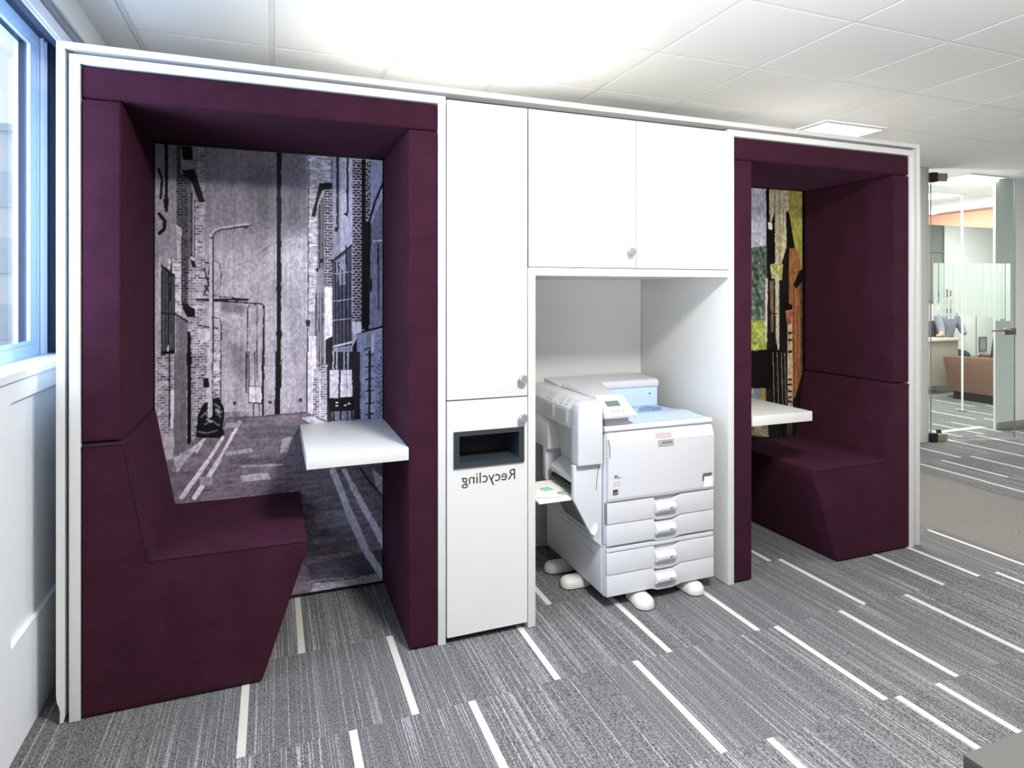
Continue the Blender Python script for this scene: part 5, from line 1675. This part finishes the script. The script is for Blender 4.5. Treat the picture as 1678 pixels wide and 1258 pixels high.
b = bmesh.new()                                              # hinged flap lying above the tray
prism(b, [(1.262, 0.575), (1.330, 0.625), (1.336, 0.60), (1.27, 0.548)], 'y', 0.056, 0.334, 0.006, 2)
obj('bypass_flap', b, 'pwhite', pr, True)
b = bmesh.new()
for k in range(9):
    y = 0.075 + 0.028 * k
    box(b, 1.262, 1.30, y, y + 0.020, 0.522 + 0.004 * (k % 3), 0.546, 0.003)
obj('feed_roller', b, 'black', pr, True)
bt = bobj('bypass_tray', (1.085, 1.345, 0.056, 0.336, 0.492, 0.502), 'paper', pr, 0.002)
b = bmesh.new()
prism(b, [(1.20, 0.11), (1.34, 0.075), (1.345, 0.10), (1.21, 0.13)], 'z', 0.5025, 0.512)
obj('tray_guide', b, 'logo', bt)
for k, (x, y, w, h, rz, m_, lab) in enumerate(((1.165, 0.25, 0.15, 0.12, 0.2, 'paper', 'white sheet lying at the back of the printer side tray'),
                                               (1.155, 0.14, 0.13, 0.10, -0.25, 'paper', 'white sheet at the front edge of the printer side tray'),
                                               (1.185, 0.195, 0.045, 0.05, 0.1, 'green', 'mint green slip on the papers of the printer side tray'))):
    b = bmesh.new()
    box(b, -w / 2, w / 2, -h / 2, h / 2, 0, 0.0015)
    bmesh.ops.rotate(b, verts=b.verts[:], cent=(0, 0, 0), matrix=Matrix.Rotation(rz, 3, 'Z'))
    zz = 0.5035 + 0.002 * k
    bmesh.ops.translate(b, verts=b.verts[:], vec=(x, y, zz))
    tag(obj('paper_sheet' if m_ == 'paper' else 'paper_slip', b, m_, None, loc=(x, y, zz)), lab, 'paper')
# stabiliser feet
def foot(p0, p1, w):
    d = (Vector(p1) - Vector(p0))
    L = d.length
    u = d.normalized()
    v = Vector((-u.y, u.x, 0))
    b = bmesh.new()
    rings = []
    for (zz, sc_) in ((0.006, 0.96), (0.014, 1.0), (0.030, 0.96), (0.042, 0.80), (0.050, 0.52), (0.053, 0.2)):
        ring = []
        for i in range(28):
            a = 2 * PI * i / 28
            cx = math.copysign(L / 2 - w / 2, math.cos(a)) + math.cos(a) * w / 2 * sc_
            cy = math.sin(a) * w / 2 * sc_
            p = (Vector(p0) + Vector(p1)) / 2 + u * cx + v * cy
            ring.append(b.verts.new((p.x, p.y, zz)))
        rings.append(ring)
    for a_, c_ in zip(rings[:-1], rings[1:]):
        for i in range(28):
            b.faces.new((a_[i], a_[(i + 1) % 28], c_[(i + 1) % 28], c_[i]))
    b.faces.new(rings[0])
    b.faces.new(rings[-1])
    bmesh.ops.recalc_face_normals(b, faces=b.faces[:])
    f = obj('stabiliser_foot', b, 'pfoot', pr, True)
    b = bmesh.new()
    q = (Vector(p0) + Vector(p1)) / 2
    for i in (0,):
        pts_ = []
        for k in range(28):
            a = 2 * PI * k / 28
            cx = math.copysign(L / 2 - w / 2, math.cos(a)) + math.cos(a) * w / 2 * 0.9
            p = q + u * cx + v * (math.sin(a) * w / 2 * 0.9)
            pts_.append((p.x, p.y))
        prism(b, pts_, 'z', 0.001, 0.0055)
    obj('rubber_pad', b, 'black', f)


foot((1.575, 0.10, 0), (1.560, -0.075, 0), 0.095)
foot((1.850, 0.12, 0), (1.862, -0.045, 0), 0.095)
foot((1.45, 0.435, 0), (1.285, 0.445, 0), 0.085)
foot((1.45, 0.26, 0), (1.290, 0.268, 0), 0.085)

# ------------------------------------------------------------------ pedestal at the lower right corner
t = thing('pedestal', 'black pedestal with a grey top at the lower right corner', 'pedestal', (1.6, -1.95, 0))
bobj('top_board', (1.006, 1.9, -2.15, -1.786, 0.672, 0.70), 'pedtop', t, 0.002)
bobj('body', (1.008, 1.898, -2.148, -1.788, 0.03, 0.671), 'pedblk', t, 0.002)
bobj('plinth', (1.03, 1.87, -2.13, -1.81, 0.002, 0.0295), 'black', t)

# ------------------------------------------------------------------ outside, seen in a narrow strip through the window
b = bmesh.new()
box(b, -60, -1.3, -6, 90, -2.3, -2.1)
g_ = obj('ground', b, 'ground')
g_['kind'] = 'structure'
t = thing('office_building', 'pale office block far outside the window', 'building', (-14, 34, -2.1))
bobj('wall', (-24, -8.6, 30, 42, -2.098, 8.2), 'facade', t)
for i in range(5):
    for j in range(3):
        w = bobj('window', (-22.8 + i * 2.85, -20.9 + i * 2.85, 29.9, 29.99, -0.6 + j * 2.8, 0.9 + j * 2.8), 'facwin', t)
bobj('roof', (-24.2, -8.4, 29.7, 42.3, 8.201, 8.5), 'lav', t)
t = thing('garden_wall', 'low pale yellow wall outside the window', 'wall', (-7, 17, -2.1))
bobj('wall_body', (-14, -2.0, 17.0, 17.3, -2.098, -0.35), 'wallyel', t)
bobj('coping', (-14.05, -1.95, 16.95, 17.35, -0.349, -0.25), 'lav', t)
random.seed(5)
t = thing('young_tree', 'small leafy tree outside the window', 'tree', (-6.2, 14, -2.1))
b = bmesh.new()
tube(b, (-6.2, 14, -2.098), (-6.2, 14, -0.6), 0.07, 0.05, 10)
obj('trunk', b, 'bark', t, True)
b = bmesh.new()
for k in range(420):
    a, r, z = random.uniform(0, 2 * PI), 0.7 * math.sqrt(random.random()), random.uniform(-0.9, 0.6)
    rr = r * math.sqrt(max(0.05, 1 - ((z + 0.15) / 0.78) ** 2)) if abs(z + 0.15) < 0.78 else 0.05
    p = Vector((-6.2 + rr * math.cos(a), 14 + rr * math.sin(a), z))
    q = [Vector((random.uniform(-1, 1), random.uniform(-1, 1), random.uniform(-1, 1))).normalized() * 0.09 for _ in range(3)]
    b.faces.new([b.verts.new(p + v) for v in q])
fo = obj('foliage', b, 'leaf', t)
fo['kind'] = 'stuff'
t = thing('parked_car', 'blue grey car parked outside the window', 'car', (-4.2, 11.5, -2.1))
b = bmesh.new()
prism(b, [(-6.4, -1.85), (-2.0, -1.85), (-1.95, -1.35), (-2.3, -1.2), (-3.1, -1.12), (-3.6, -0.75), (-5.2, -0.72), (-5.9, -1.1), (-6.4, -1.2)], 'y', 10.7, 12.3, 0.05)
obj('body', b, 'carblue', t, True)
b = bmesh.new()
prism(b, [(-3.35, -1.10), (-3.68, -0.82), (-5.1, -0.80), (-5.6, -1.08)], 'y', 10.68, 10.695)
obj('side_window', b, 'frmdark', t)
for x in (-5.6, -2.8):
    b = bmesh.new()
    tube(b, (x, 10.66, -1.788), (x, 10.86, -1.788), 0.31, n=20)
    obj('wheel', b, 'tyre', t, True)
t = thing('railing', 'pale railing outside below the window view', 'railing', (-2.6, 5.4, -2.1))
for z in (0.72, 0.40):
    b = bmesh.new()
    tube(b, (-5.5, 6.2, z), (-1.35, 6.2, z), 0.022, n=8)
    obj('rail', b, 'lav', t, True)
for k in range(5):
    b = bmesh.new()
    tube(b, (-5.4 + k * 1.0, 6.2, -2.098), (-5.4 + k * 1.0, 6.2, 0.72), 0.025, n=8)
    obj('post', b, 'lav', t, True)
